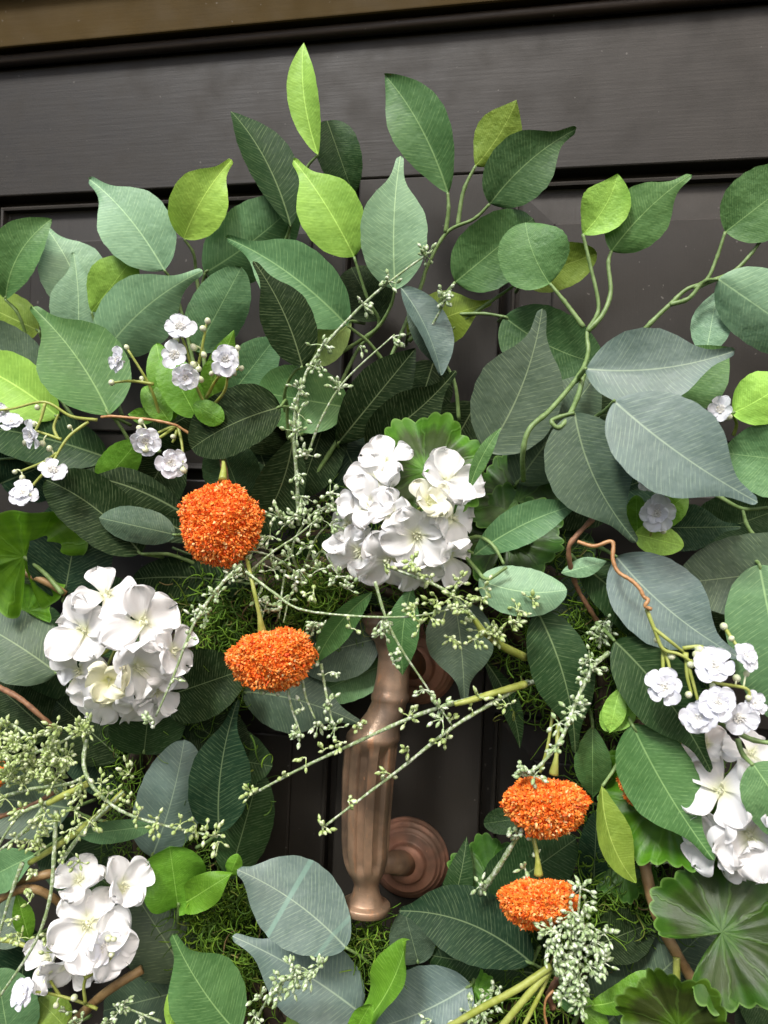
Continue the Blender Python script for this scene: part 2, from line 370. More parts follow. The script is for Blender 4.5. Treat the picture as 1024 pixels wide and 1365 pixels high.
def prof(kind, t):
    q = PROF[kind]
    for i in range(len(q)-1):
        if q[i][0] <= t <= q[i+1][0]:
            d = q[i+1][0]-q[i][0]; a = (t-q[i][0])/d
            sl = lambda k: (q[min(k+1, len(q)-1)][1]-q[max(k-1, 0)][1])/(q[min(k+1, len(q)-1)][0]-q[max(k-1, 0)][0])
            m0, m1 = (sl(i) if i else (q[1][1]-q[0][1])/(q[1][0]-q[0][0])*1.6)*d, (sl(i+1) if i < len(q)-2 else (q[-1][1]-q[-2][1])/(q[-1][0]-q[-2][0])*1.6)*d
            return max(0, (2*a**3-3*a*a+1)*q[i][1]+(a**3-2*a*a+a)*m0+(3*a*a-2*a**3)*q[i+1][1]+(a**3-a*a)*m1)
    return 0
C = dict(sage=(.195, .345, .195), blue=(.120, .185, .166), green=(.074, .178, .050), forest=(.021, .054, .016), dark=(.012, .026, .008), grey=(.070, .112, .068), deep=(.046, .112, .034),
         lime=(.31, .56, .085), pale=(.40, .60, .20), olive=(.19, .30, .04), bright=(.12, .29, .022), teal=(.015, .043, .021), mid=(.105, .225, .092))
LRNG = random.Random(11)
def leaf(parent, bx, by, tx, ty, wd, h0, h1, col, kind='o', bow=0.0, roll=0.0, cup=None, arch=None, curl=0.0, mat=None, name='leaf', pet=11, wave=None, stem=None):
    R = LRNG
    A, B = P(bx, by, h0), P(tx, ty, h1); mid = (A+B)/2; V = (CAM-mid).normalized()
    ax = (B-A).normalized(); Sd = ax.cross(V).normalized(); N = Sd.cross(ax).normalized()   # N towards camera
    if N.dot(V) < 0: N = -N
    L = (B-A).length; rl = math.radians(roll + R.uniform(-6, 6)); hwm = wd*(.475 if kind == 'o' else .5)*mpp(mid)/max(.35, math.cos(rl))
    cup = R.uniform(.08, .30)*R.choice((1, 1, -1)) if cup is None else cup
    arch = R.uniform(.0, .10) if arch is None else arch
    wave = R.uniform(.04, .11) if wave is None else wave
    ctrl = mid + Sd*bow*L*2 + N*arch*L*2
    curl = curl or R.choice((0, 0, .05, .10, -.05))
    ph, ph2 = R.uniform(0, 6.28), R.uniform(0, 6.28); wf = R.uniform(4, 8); skew = R.uniform(-.03, .03)
    b = MB(); uvs = []; NT_, NU = 22, 5
    us = [k/NU for k in range(-NU, NU+1)]
    ts = [0, .006, .016, .03, .05, .08, .115] + [.115+.785*i/18 for i in range(1, 19)] + [.925, .95, .97, .984, .994, 1.0]
    for t in ts:
        c = A*(1-t)**2 + ctrl*2*t*(1-t) + B*t*t; T = ((ctrl-A)*(1-t)+(B-ctrl)*t).normalized()
        s0 = T.cross(N).normalized(); n0 = s0.cross(T).normalized()
        if n0.dot(V) < 0: n0 = -n0
        tw = rl + skew*8*(t-.5)
        s = s0*math.cos(tw)+n0*math.sin(tw); n = n0*math.cos(tw)-s0*math.sin(tw)
        hw = hwm*max(prof(kind, t), .004)
        c = c - n0*curl*L*t**3
        for u in us:
            uu = u
            z = cup*hw*abs(uu)**1.4 + wave*hwm*uu*uu*math.sin(wf*t*1.3+ph+(2.1 if u > 0 else 0)) - .035*hwm*math.exp(-(u*hw/(hwm*.09))**2)*(1-t)
            jag = 1+.012*math.sin(47*t+ph2)*abs(u)
            b.v.append(c + s*uu*hw*jag + n*z); uvs.append((u*hw/L, t))
    n_ = len(us)
    for i in range(len(ts)-1):
        for k in range(n_-1): b.f.append((i*n_+k, i*n_+k+1, (i+1)*n_+k+1, (i+1)*n_+k))
    if mat is None: mat = M_LIME if col in ('lime', 'pale', 'olive') else (M_GLOSS if col == 'bright' else M_LEAF)
    ob = b.build(name, mat, parent, origin=A, uvs=uvs)
    k = R.uniform(.90, 1.10); cc = C[col]
    ob.color = (cc[0]*k*R.uniform(.94, 1.06), cc[1]*k, cc[2]*k*R.uniform(.94, 1.06), dict(sage=.4, blue=.66, grey=.34, dark=.06, forest=.15, teal=.15, deep=.25, green=.32, mid=.34, lime=.35, pale=.35, olive=.3, bright=.34)[col])
    if pet and stem is not None:
        d = (A-B).normalized(); q = A + d*pet*mpp(A); q.y = min(q.y+.026, -.004)
        ins = A + ax*L*.06
        pb = MB(); pb.tube(catmull([q, A+(d*pet*.45*mpp(A))+Vector((0, .012, 0)), A - N*.0006, ins - N*.0014], 4), [.0016, .0010], 6)
        pb.build('petiole', M_STEM, ob)
    return ob
BRG = 'leafy sprigs of the door wreath'
def branch(label, leaves, stems=(), r=.0017, name='leaf_branch', smat=None, cat='branch', group=BRG):
    """one sprig: stems are lists of (x, y, h), leaves are leaf() argument tuples"""
    l0 = leaves[0]; root = thing(name, P(stems[0][-1][0], stems[0][-1][1], stems[0][-1][2]) if stems else P(l0[0], l0[1], l0[5]), label, cat, group)
    for st in stems:
        sm = MB(); pts = catmull([P(*p) for p in st], 8); n = len(pts)
        sm.tube(pts, [r*(.62+.38*i/(n-1))*(1+.04*math.sin(i*2.3)+(.22 if i % 11 == 7 else 0)) for i in range(n)], 8)
        sm.build('stem', smat or M_STEM, root)
    for l in leaves:
        kw = dict(l[-1]) if isinstance(l[-1], dict) else {}
        a = l[:-1] if kw or isinstance(l[-1], dict) else l
        leaf(root, *a, stem=True, **kw)
    return root
N0 = dict(pet=0)
branch('sprig with the topmost narrow lime leaf and two dark green leaves', [
    (424, 206, 405, 57, 42, .062, .070, 'lime', 'p', dict(bow=-.06, pet=0, roll=20)),
    (436, 160, 470, 257, 58, .045, .040, 'forest', 'r', dict(pet=0)),
    (388, 302, 303, 139, 62, .062, .072, 'forest', 'p', dict(bow=.06, pet=0, roll=-25, cup=.3)),
    (472, 342, 391, 213, 86, .072, .082, 'lime', 'o', dict(pet=0, bow=.03)),
    (506, 428, 466, 352, 70, .040, .035, 'dark', 'r', dict(pet=0))],
    [[(424, 206, .062), (408, 226, .055), (398, 262, .05), (385, 322, .045), (410, 400, .04), (430, 470, .04)],
     [(472, 342, .072), (490, 398, .062), (505, 432, .05), (475, 470, .045), (432, 560, .045)],
     [(388, 300, .060), (380, 322, .052), (372, 345, .045)]])
branch('sprig with a sage leaf and a lime leaf curling left of the centre', [
    (219, 360, 119, 239, 98, .070, .078, 'sage', 'o', dict(bow=.05, pet=0)),
    (245, 318, 312, 210, 76, .070, .074, 'lime', 'o', dict(pet=0, bow=-.05)),
    (273, 364, 398, 268, 92, .052, .050, 'mid', 'r', dict(bow=.03)),
    (262, 468, 322, 356, 74, .045, .050, 'mid', 'r', {}),
    (137, 474, 271, 360, 98, .060, .066, 'sage', 'o', dict(bow=-.06, cup=-.2))],
    [[(219, 360, .070), (230, 377, .063), (243, 420, .055), (262, 500, .045)],
     [(245, 318, .070), (258, 338, .062), (262, 368, .05), (268, 420, .045), (275, 520, .04)],
     [(273, 364, .052), (270, 385, .045), (272, 440, .04)]])
branch('sprig with a lime leaf between two upright pale sage leaves at left', [
    (122, 416, 182, 338, 66, .066, .070, 'lime', 'p', dict(pet=0)),
    (103, 462, 98, 337, 74, .058, .060, 'sage', 'o', dict(bow=.03)),
    (118, 420, 61, 304, 88, .045, .050, 'sage', 'o', dict(bow=.05)),
    (146, 553, 43, 409, 118, .082, .090, 'green', 'o', dict(bow=.05)),
    (60, 505, -40, 440, 74, .055, .050, 'grey', 'r', {})],
    [[(122, 416, .066), (130, 442, .06), (138, 480, .05), (165, 560, .05)],
     [(146, 553, .082), (158, 565, .07), (180, 600, .06)]])
branch('sprig with a green curved leaf and an olive leaf on the left edge', [
    (7, 399, 69, 292, 60, .066, .070, 'green', 'p', dict(bow=-.10, roll=30, cup=.3)),
    (52, 441, -40, 398, 62, .048, .044, 'olive', 'r', dict(arch=.02)),
    (78, 556, -62, 478, 80, .074, .070, 'lime', 'o', dict(bow=.05))],
    [[(7, 399, .066), (25, 420, .06), (40, 460, .05), (60, 500, .05), (120, 590, .05)], [(52, 441, .06), (62, 470, .05), (90, 540, .05)]])
branch('sprig with a broad sage green leaf over a very dark leaf', [
    (463, 434, 308, 321, 92, .072, .078, 'mid', 'o', dict(bow=.05, pet=0)),
    (403, 489, 338, 348, 74, .100, .108, 'dark', 'o', dict(bow=.05, pet=0, cup=-.15, arch=.03)),
    (468, 428, 404, 492, 44, .056, .054, 'pale', 'p', {})],
    [[(403, 489, .100), (392, 496, .092), (380, 522, .08), (381, 560, .06), (385, 585, .06)],
     [(463, 434, .072), (490, 455, .06), (510, 480, .05)]])
branch('sprig with a large pale sage leaf at the top centre', [
    (527, 386, 534, 208, 92, .078, .084, 'sage', 'o', dict(bow=-.03, pet=0)),
    (535, 383, 588, 500, 46, .086, .080, 'blue', 'p', dict(roll=48, cup=.5, pet=0, bow=-.06)),
    (545, 384, 590, 496, 46, .070, .066, 'grey', 'p', dict(bow=-.03, pet=0)),
    (544, 446, 660, 402, 74, .045, .045, 'olive', 'o', dict(bow=-.03)),
    (450, 592, 556, 462, 72, .058, .060, 'dark', 'p', {}), (488, 594, 608, 494, 74, .070, .074, 'dark', 'o', dict(bow=.05))],
    [[(527, 386, .078), (520, 410, .068), (500, 440, .06), (455, 470, .05)],
     [(585, 470, .07), (606, 510, .066), (612, 560, .06)]])
branch('tall sprig with three leaves leaning right at the top of the wreath', [
    (597, 257, 513, 100, 76, .062, .070, 'green', 'p', dict(bow=.05, pet=0, kind='o') if False else dict(bow=.05, pet=0)),
    (634, 221, 688, 135, 62, .062, .066, 'olive', 'p', dict(pet=0, bow=.05)),
    (653, 272, 768, 172, 88, .066, .074, 'deep', 'o', dict(bow=-.06, pet=0)),
    (607, 376, 714, 288, 88, .060, .062, 'green', 'r', dict(pet=0))],
    [[(653, 272, .066), (632, 292, .062), (596, 310, .056), (570, 355, .053), (556, 395, .052), (500, 520, .055), (455, 580, .055), (412, 648, .05)],
     [(597, 257, .062), (598, 280, .06), (594, 310, .056)],
     [(634, 221, .062), (618, 255, .06), (610, 302, .056)],
     [(607, 376, .06), (588, 400, .056), (570, 430, .052), (545, 455, .05)]], r=.0019)
branch('forked sprig with a vivid lime leaf and a round green leaf', [
    (733, 378, 700, 294, 92, .078, .080, 'green', 'r', dict(pet=0, bow=-.06)),
    (777, 312, 823, 234, 64, .080, .086, 'lime', 'p', dict(pet=0, bow=.08)),
    (815, 335, 921, 233, 80, .074, .082, 'green', 'o', dict(pet=0, bow=-.05)),
    (781, 491, 986, 466, 106, .118, .126, 'blue', 'o', dict(pet=0, bow=.06, roll=20, arch=.04)),
    (766, 550, 849, 723, 116, .120, .132, 'grey', 'o', dict(pet=0, bow=.07))],
    [[(777, 312, .08), (786, 350, .078), (798, 410, .078), (783, 442, .08), (784, 470, .085), (772, 500, .098), (735, 545, .114), (706, 572, .122), (697, 605, .118), (698, 640, .09)],
     [(815, 335, .074), (811, 352, .074), (814, 390, .076), (803, 420, .079), (783, 442, .08)],
     [(733, 378, .078), (755, 405, .079), (778, 436, .08)],
     [(766, 550, .12), (745, 556, .120), (735, 562, .122), (745, 570, .122), (756, 558, .118), (770, 530, .106), (778, 500, .095)],
     [(781, 491, .118), (774, 500, .105), (768, 508, .095)]], r=.0020)
branch('sprig with an olive leaf and a shaded green leaf behind the fork', [
    (697, 373, 796, 338, 58, .050, .052, 'olive', 'r', {}), (672, 422, 806, 486, 92, .056, .052, 'deep', 'r', dict(bow=.06))],
    [[(697, 373, .05), (660, 398, .047), (628, 420, .045), (600, 440, .045)], [(672, 422, .056), (640, 418, .05), (585, 422, .045), (545, 440, .04)]])
branch('large pointed dark grey green leaf standing right of the hydrangea top', [
    (649, 602, 722, 414, 122, .098, .104, 'grey', 'o', dict(bow=.06, cup=.14)),
    (688, 645, 797, 498, 92, .075, .080, 'grey', 'r', {})], [[(649, 602, .098), (640, 640, .08), (620, 700, .06)]])
branch('sprig with a sage leaf and a green leaf reaching the right edge', [
    (967, 309, 1062, 236, 92, .068, .070, 'green', 'r', dict(pet=0)),
    (957, 372, 1100, 470, 92, .078, .080, 'sage', 'r', dict(pet=0)),
    (940, 478, 957, 384, 52, .060, .058, 'sage', 'p', {}),
    (1019, 312, 1075, 300, 40, .07, .07, 'lime', 'b', dict(pet=0))],
    [[(967, 309, .068), (955, 345, .066), (941, 374, .065), (915, 386, .064), (893, 406, .064), (868, 430, .065), (830, 470, .06)],
     [(1019, 314, .068), (1000, 340, .066), (978, 362, .066), (950, 374, .07), (925, 384, .068)],
     [(957, 372, .078), (938, 376, .071), (918, 398, .068), (893, 406, .064)]], r=.0018)
branch('huge blue grey leaf pointing down to the right edge', [
    (819, 534, 1016, 673, 132, .142, .150, 'blue', 'o', dict(bow=.03, pet=0, cup=.1, roll=20, arch=.04)),
    (868, 552, 974, 462, 84, .092, .096, 'green', 'p', {}),
    (976, 551, 1070, 488, 74, .098, .10, 'lime', 'o', dict(bow=.05)),
    (1085, 618, 968, 604, 100, .085, .085, 'mid', 'r', {}),
    (866, 704, 986, 702, 66, .092, .096, 'teal', 'o', {})],
    [[(819, 534, .142), (808, 546, .122), (790, 560, .10), (760, 600, .08)], [(1024, 676, .08), (990, 678, .08), (955, 660, .08)], [(990, 678, .08), (996, 700, .08), (1010, 722, .08)]])
branch('broad blue grey leaf with the copper wire lying across it', [
    (822, 742, 984, 876, 116, .108, .114, 'blue', 'o', dict(bow=.05, pet=0, arch=.03, curl=1e-6, cup=.08, roll=10)),
    (1090, 756, 902, 778, 108, .095, .092, 'grey', 'r', {}),
    (1012, 752, 1054, 968, 112, .100, .104, 'mid', 'r', {}),
    (771, 750, 902, 884, 64, .098, .092, 'forest', 'r', dict(bow=-.05))],
    [[(822, 742, .112), (800, 730, .095), (775, 722, .08)]])
branch('long dark green leaf with drooping tip below the small white blossoms', [
    (819, 854, 948, 1029, 96, .112, .122, 'forest', 'o', dict(bow=-.05, pet=0)),
    (843, 966, 950, 1144, 104, .118, .128, 'green', 'o', dict(bow=.03, cup=-.15)),
    (803, 1048, 851, 1184, 44, .120, .124, 'olive', 'p', dict(bow=.09, roll=35, pet=0, cup=.35)),
    (790, 968, 790, 1066, 48, .090, .085, 'green', 'p', {})],
    [[(819, 854, .112), (812, 846, .10), (795, 830, .09)], [(803, 1048, .12), (822, 1020, .11), (835, 990, .10), (846, 968, .10)]])
branch('dark green leaf hanging right of the door pull', [
    (716, 814, 768, 1012, 84, .102, .112, 'forest', 'o', dict(bow=-.06)),
    (644, 878, 692, 994, 26, .060, .055, 'forest', 'p', dict(bow=-.08))], [[(716, 814, .102), (712, 800, .09), (715, 770, .07)]])
branch('pair of smooth sage leaves on thin stalks right of the hydrangea', [
    (632, 740, 771, 672, 52, .105, .112, 'mid', 'p', dict(bow=-.05, pet=0)),
    (638, 772, 756, 786, 66, .115, .118, 'sage', 'r', dict(bow=.08, cup=-.3, pet=0)),
    (748, 764, 809, 748, 26, .108, .112, 'sage', 'p', dict(pet=0)),
    (549, 782, 537, 903, 44, .112, .118, 'green', 'p', dict(bow=.05, pet=0)),
    (496, 790, 419, 888, 36, .110, .118, 'green', 'p', dict(bow=.07, roll=30, pet=0))],
    [[(632, 738, .105), (618, 730, .10), (600, 715, .09), (580, 700, .08)], [(676, 756, .121), (650, 772, .12), (636, 760, .112), (622, 744, .10), (600, 720, .085)],
     [(672, 752, .118), (658, 728, .115), (640, 716, .108), (618, 720, .10)]], r=.0017)
branch('dull grey green leaf with a long drip tip in front of the upper rosette', [
    (606, 800, 619, 931, 92, .078, .084, 'grey', 'o', dict(bow=-.02)), (506, 850, 392, 880, 84, .045, .050, 'grey', 'r', {}),
    (512, 886, 420, 924, 56, .035, .036, 'mid', 'r', {}), (322, 922, 482, 966, 92, .050, .055, 'grey', 'o', dict(bow=-.05)),
    (820, 790, 730, 810, 70, .06, .06, 'grey', 'r', {})], [[(606, 800, .07), (600, 780, .06), (595, 740, .05)]])
branch('dark folded leaf arching just above the upper orange flower', [
    (374, 542, 256, 598, 84, .100, .108, 'dark', 'r', dict(bow=.05, roll=-25, cup=.2)),
    (391, 582, 332, 722, 66, .088, .090, 'dark', 'p', dict(bow=-.07)),
    (464, 543, 342, 522, 88, .062, .060, 'green', 'r', {}),
    (324, 668, 292, 586, 74, .070, .070, 'forest', 'r', {}),
    (330, 600, 400, 520, 70, .055, .055, 'dark', 'r', {}), (300, 536, 366, 452, 64, .050, .052, 'mid', 'r', {})],
    [[(374, 542, .10), (382, 535, .088), (384, 570, .075), (392, 620, .06)]])
branch('cluster of long dark leaves left of the upper orange flower', [
    (188, 738, 62, 640, 80, .096, .102, 'dark', 'r', dict(bow=.06)),
    (256, 692, 84, 630, 48, .084, .080, 'dark', 'p', dict(bow=.06)), (268, 722, 136, 648, 62, .078, .076, 'dark', 'p', {}),
    (234, 713, 132, 690, 48, .104, .110, 'grey', 'r', dict(cup=-.3, roll=15)),
    (84, 802, 112, 654, 104, .078, .080, 'teal', 'r', {}), (335, 778, 168, 772, 62, .072, .074, 'dark', 'r', dict(bow=.03)),
    (143, 610, -25, 570, 72, .068, .066, 'forest', 'r', dict(bow=.03))],
    [[(188, 738, .096), (230, 740, .08), (280, 760, .06)], [(143, 609, .068), (152, 606, .066), (185, 600, .06), (215, 602, .055)], [(0, 612, .06), (25, 611, .06), (40, 618, .06), (80, 640, .055)]])
branch('broad grey green leaf on the left edge beside the white hydrangea', [
    (78, 898, -62, 816, 100, .092, .095, 'grey', 'r', dict(bow=.03)), (70, 980, -20, 900, 90, .06, .06, 'dark', 'r', {}),
    (160, 1010, 70, 930, 80, .058, .06, 'dark', 'r', {})], [[(78, 898, .092), (100, 912, .08), (140, 930, .06)]])
branch('spread of rounded dark leaves right of the left hydrangea', [
    (222, 928, 327, 892, 92, .080, .082, 'dark', 'r', {}), (192, 1004, 204, 898, 96, .078, .080, 'forest', 'r', {}),
    (202, 1144, 244, 992, 90, .078, .086, 'blue', 'r', dict(bow=.03)), (292, 1108, 317, 934, 84, .084, .086, 'teal', 'o', dict(bow=-.05)),
    (306, 1170, 346, 1030, 72, .062, .060, 'forest', 'r', {}), (206, 1101, 95, 1114, 30, .098, .102, 'mid', 'p', dict(roll=40, pet=0)),
    (250, 960, 330, 1010, 80, .055, .055, 'dark', 'r', {})], [[(292, 1108, .084), (280, 1120, .07), (262, 1130, .06)], [(202, 1144, .078), (205, 1160, .07), (220, 1180, .06)]])
branch('two blue grey leaves at the lower middle, one striped pale across', [
    (461, 1263, 318, 1160, 106, .094, .100, 'blue', 'e', dict(bow=.05, pet=0, mat=M_STRIPE)), (482, 1352, 312, 1249, 104, .082, .090, 'blue', 'o', dict(bow=.03))],
    [[(461, 1263, .094), (485, 1278, .08), (510, 1300, .06)]])
branch('green leaf with blunt tip at the bottom left', [
    (318, 1378, 229, 1244, 102, .112, .120, 'green', 'o', dict(bow=-.04)), (252, 1304, 160, 1160, 104, .076, .080, 'grey', 'r', {}),
    (262, 1316, 128, 1350, 74, .070, .070, 'grey', 'r', {}), (225, 1370, 244, 1314, 32, .116, .120, 'lime', 'b', {})], [[(318, 1378, .112), (330, 1395, .10), (345, 1420, .09)]])
branch('dark teal leaf with curled tip pointing at the door pull foot', [
    (709, 1284, 532, 1214, 90, .096, .104, 'teal', 'e', dict(bow=.09)), (558, 1284, 538, 1210, 60, .075, .078, 'grey', 'r', {}),
    (726, 1300, 566, 1272, 62, .070, .072, 'forest', 'r', {}), (628, 1313, 476, 1376, 104, .086, .088, 'blue', 'r', dict(bow=-.04, arch=.03)),
    (648, 1204, 768, 1118, 84, .076, .080, 'forest', 'r', {}), (586, 1236, 621, 1116, 38, .058, .062, 'forest', 'p', dict(bow=.06)), (700, 1090, 645, 1098, 34, .06, .06, 'forest', 'r', {})],
    [[(709, 1284, .096), (725, 1292, .085), (750, 1300, .07)]])
branch('broad grey leaf under the tan vine at the lower right', [
    (796, 1376, 950, 1232, 128, .074, .080, 'grey', 'r', {}), (780, 1266, 880, 1226, 66, .080, .082, 'dark', 'p', {}),
    (790, 1210, 796, 1080, 44, .066, .068, 'teal', 'r', {}), (1090, 1350, 985, 1340, 90, .085, .085, 'forest', 'r', {}), (1060, 1420, 990, 1330, 80, .075, .075, 'grey', 'r', {})], [[(796, 1376, .074), (780, 1390, .07), (760, 1420, .06)]])
branch('sage leaf cut by the right edge in front of the white hydrangea', [
    (1004, 1018, 1080, 1130, 84, .138, .140, 'mid', 'r', dict(pet=0))], [[(1004, 1020, .138), (990, 1005, .13), (983, 985, .125)], [(1040, 992, .14), (1000, 985, .135), (960, 962, .13)]], r=.002)
branch('grey leaves half hidden under the frosted seed spray at left', [
    (96, 1078, -40, 1058, 90, .070, .070, 'grey', 'r', {}), (48, 1138, -30, 1178, 54, .106, .108, 'mid', 'p', {}), (40, 1250, -40, 1200, 60, .070, .070, 'grey', 'r', {}),
    (14, 1400, -4, 1292, 84, .100, .104, 'mid', 'r', {}), (90, 1372, 50, 1330, 44, .080, .080, 'olive', 'r', {}), (40, 1256, 22, 1190, 26, .095, .10, 'bright', 'p', {})], [[(96, 1078, .07), (120, 1090, .06), (160, 1100, .05)]])
# shaded leaves deep in the wreath
FR = random.Random(5)
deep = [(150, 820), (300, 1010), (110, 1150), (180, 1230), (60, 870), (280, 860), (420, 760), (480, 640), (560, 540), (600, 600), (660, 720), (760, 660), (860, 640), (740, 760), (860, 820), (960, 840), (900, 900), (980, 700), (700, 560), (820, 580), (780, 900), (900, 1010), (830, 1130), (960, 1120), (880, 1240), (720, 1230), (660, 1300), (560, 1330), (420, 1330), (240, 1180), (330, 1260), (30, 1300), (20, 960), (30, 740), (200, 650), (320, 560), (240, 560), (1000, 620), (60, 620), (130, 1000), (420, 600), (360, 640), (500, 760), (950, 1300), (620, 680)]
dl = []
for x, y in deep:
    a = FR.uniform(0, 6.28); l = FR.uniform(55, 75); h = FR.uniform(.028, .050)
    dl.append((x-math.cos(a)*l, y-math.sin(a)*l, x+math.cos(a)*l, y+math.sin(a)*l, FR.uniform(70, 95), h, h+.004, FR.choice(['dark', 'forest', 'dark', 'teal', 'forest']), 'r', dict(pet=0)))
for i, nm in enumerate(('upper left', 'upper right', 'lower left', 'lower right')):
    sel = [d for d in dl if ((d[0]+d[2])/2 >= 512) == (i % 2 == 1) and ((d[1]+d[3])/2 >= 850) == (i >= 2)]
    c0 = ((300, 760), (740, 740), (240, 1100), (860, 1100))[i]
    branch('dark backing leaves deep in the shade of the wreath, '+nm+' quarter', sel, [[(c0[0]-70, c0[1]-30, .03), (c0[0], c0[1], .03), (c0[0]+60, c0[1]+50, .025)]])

# ------------------------------------------------------------------ scalloped geranium leaves and other bright leaves
def scallop(label, cx, cy, r, h, tilt, rot, col, zone, stem_to=None, lobes=7, cup=.10, ruffle=.11, scal=27, sc_amp=.045, notch=1.0, name='geranium_leaf', loba=.07, bend=0.0, nw=.13):
    c = P(cx, cy, h); V = (CAM-c).normalized(); N = (V + RC*tilt[0] + UC*tilt[1]).normalized()
    e1 = (RC - N*RC.dot(N)).normalized(); e2 = N.cross(e1)
    root = thing(name, c, label, 'leaf', 'bright scalloped leaves of the wreath')
    R = r*mpp(c); b = MB(); uvs = []; NR, NS = 12, 216; rg = random.Random(int(cx*7+cy)); p1, p2 = rg.uniform(0, 6), rg.uniform(0, 6)
    for i in range(NR+1):
        q = (i/NR)**.9
        for k in range(NS):
            th = 2*math.pi*k/NS; dth = math.pi-abs(math.pi-th)      # notch at th = 0
            rad = R*(1+loba*math.cos(lobes*th+p1)) * (1+sc_amp*(abs(math.sin(th*scal/2))*1.6-1)*clampv((q-.6)/.4, 0, 1)) * (1-notch*.93*math.exp(-(dth/nw)**4))
            a = th+rot
            z = R*(cup*q*q + ruffle*q**2.2*math.sin(6*th+p2) + .03*q**2*math.sin(13*th+p1) - .02*q*(1-q)*abs(math.sin(4.5*th))*4) + bend*R*(q*math.cos(a))**2
            b.v.append(c + e1*math.cos(a)*rad*q + e2*math.sin(a)*rad*q + N*z); uvs.append((q, k/NS if k <= NS else 0))
    for i in range(NR):
        for k in range(NS-1): b.f.append((i*NS+k, i*NS+k+1, (i+1)*NS+k+1, (i+1)*NS+k))
        if notch < .5: b.f.append((i*NS+NS-1, i*NS, (i+1)*NS, (i+1)*NS+NS-1))
    o = b.build('leaf_blade', M_GER, root, origin=c, uvs=uvs); o.color = (*col, zone)
    st = stem_to or (cx, cy+60, max(.01, h-.05)); b = MB()
    b.tube(catmull([c-N*.001, (c+P(*st))/2 + Vector((0, .004, 0)), P(*st)], 6), [.0016, .0022], 7); b.build('stem', M_STEM, root)
    return root
GB = (.10, .30, .025)
scallop('scalloped geranium leaf with brown zone above the central hydrangea', 568, 628, 78, .100, (0, .35), -1.5, (.080, .22, .018), .85)
scallop('dark scalloped leaf tucked behind the central hydrangea, upper one', 690, 668, 66, .070, (.1, .5), -1.2, (.05, .13, .02), .6)
scallop('dark scalloped leaf tucked behind the central hydrangea, lower one', 676, 716, 70, .082, (.0, .45), -1.9, (.045, .12, .02), .6)
scallop('bright scalloped geranium leaf half hidden under a green leaf at right', 888, 1066, 84, .092, (-.15, .15), 1.3, (.075, .22, .010), .3, cup=.05)
scallop('large scalloped geranium leaf with dark zone at the lower right', 962, 1243, 90, .122, (.05, .15), 3.58, (.034, .095, .009), .6, (1010, 1330, .08), cup=.06, nw=.33, ruffle=.10)
scallop('scalloped leaf with reddish centre cut by the bottom right edge', 905, 1372, 78, .138, (-.1, -.45), -1.57, (.050, .105, .008), .8, (905, 1420, .09), cup=.2)
scallop('scalloped green leaf right of the lower rosette', 655, 1178, 58, .062, (-.1, .1), -.4, (.06, .17, .025), .15)
scallop('dark scalloped leaf below the curled olive leaf', 832, 1150, 46, .070, (-.3, .1), 0, (.05, .14, .02), .3)
branch('bright green crumpled leaf above the moss at lower left', [(238, 1212, 226, 1128, 84, .092, .100, 'bright', 'b', dict(wave=.3, cup=.3, pet=0)), (240, 1208, 310, 1164, 44, .090, .096, 'bright', 'p', dict(wave=.3, pet=0))], [[(238, 1204, .094), (237, 1225, .085), (240, 1250, .06)]], name='leaf_sprig')
scallop('bright lobed leaf on the left edge above the tan vine', 32, 742, 74, .100, (.1, -.35), -1.6, (.095, .235, .012), .0, (84, 792, .09), lobes=3, loba=.14, scal=9, sc_amp=.015, notch=.8, cup=.1)
scallop('small bright lobed leaf peeking below the tan vine', 36, 815, 34, .082, (-.4, 0), -.6, (.085, .22, .012), .0, lobes=3, loba=.1, scal=9)
branch('bright ruffled leaf curling up beside the bottom blue leaf', [(478, 1372, 544, 1250, 40, .098, .104, 'bright', 'b', dict(bow=.06, roll=35, cup=.5, wave=.3)), (470, 1380, 496, 1336, 28, .112, .116, 'bright', 'r', dict(wave=.2))], [[(478, 1372, .098), (470, 1390, .09), (460, 1420, .08)]], name='leaf_sprig')
scallop('pale green scalloped leaf just showing at the bottom edge', 412, 1392, 40, .10, (0, -.1), -1.5, (.17, .30, .06), .1)
scallop('small bright curled leaf under the yellow green stalks', 634, 1322, 28, .085, (-.5, .2), -1.2, (.12, .30, .03), .0)
branch('slim bright green leaf standing up behind the central hydrangea', [(626, 652, 668, 570, 20, .112, .116, 'green', 'p', dict(bow=-.05))], [[(626, 652, .112), (615, 680, .10), (605, 710, .09)]], name='leaf_sprig')
branch('glossy green leaf lit at the left below the thin copper twig', [(134, 648, 184, 588, 48, .074, .078, 'bright', 'r', {})], [[(134, 648, .074), (120, 665, .06), (110, 690, .05)]], name='leaf_sprig')
branch('yellow green leaf tip beside the frosted stem at the right', [(848, 940, 806, 974, 40, .105, .108, 'lime', 'r', dict(bow=.1)), (826, 918, 812, 978, 30, .107, .112, 'lime', 'p', {})], [[(848, 940, .105), (860, 925, .10), (865, 905, .095)]], name='leaf_sprig')
branch('bright green small leaves on the wrapped twig at bottom right', [(784, 1340, 868, 1298, 36, .120, .126, 'bright', 'b', dict(bow=.1)), (752, 1322, 792, 1338, 16, .124, .126, 'bright', 'p', {}), (776, 1344, 815, 1380, 30, .118, .12, 'bright', 'p', {}), (770, 1350, 742, 1330, 14, .12, .122, 'green', 'p', {})],
       [[(784, 1340, .12), (772, 1350, .115), (760, 1380, .10)]], name='leaf_sprig')
branch('small bright leaf at the end of the lower left moss', [(306, 1168, 318, 1138, 22, .088, .09, 'bright', 'r', {})], [[(306, 1168, .088), (300, 1180, .07), (296, 1200, .06)]], name='leaf_sprig')

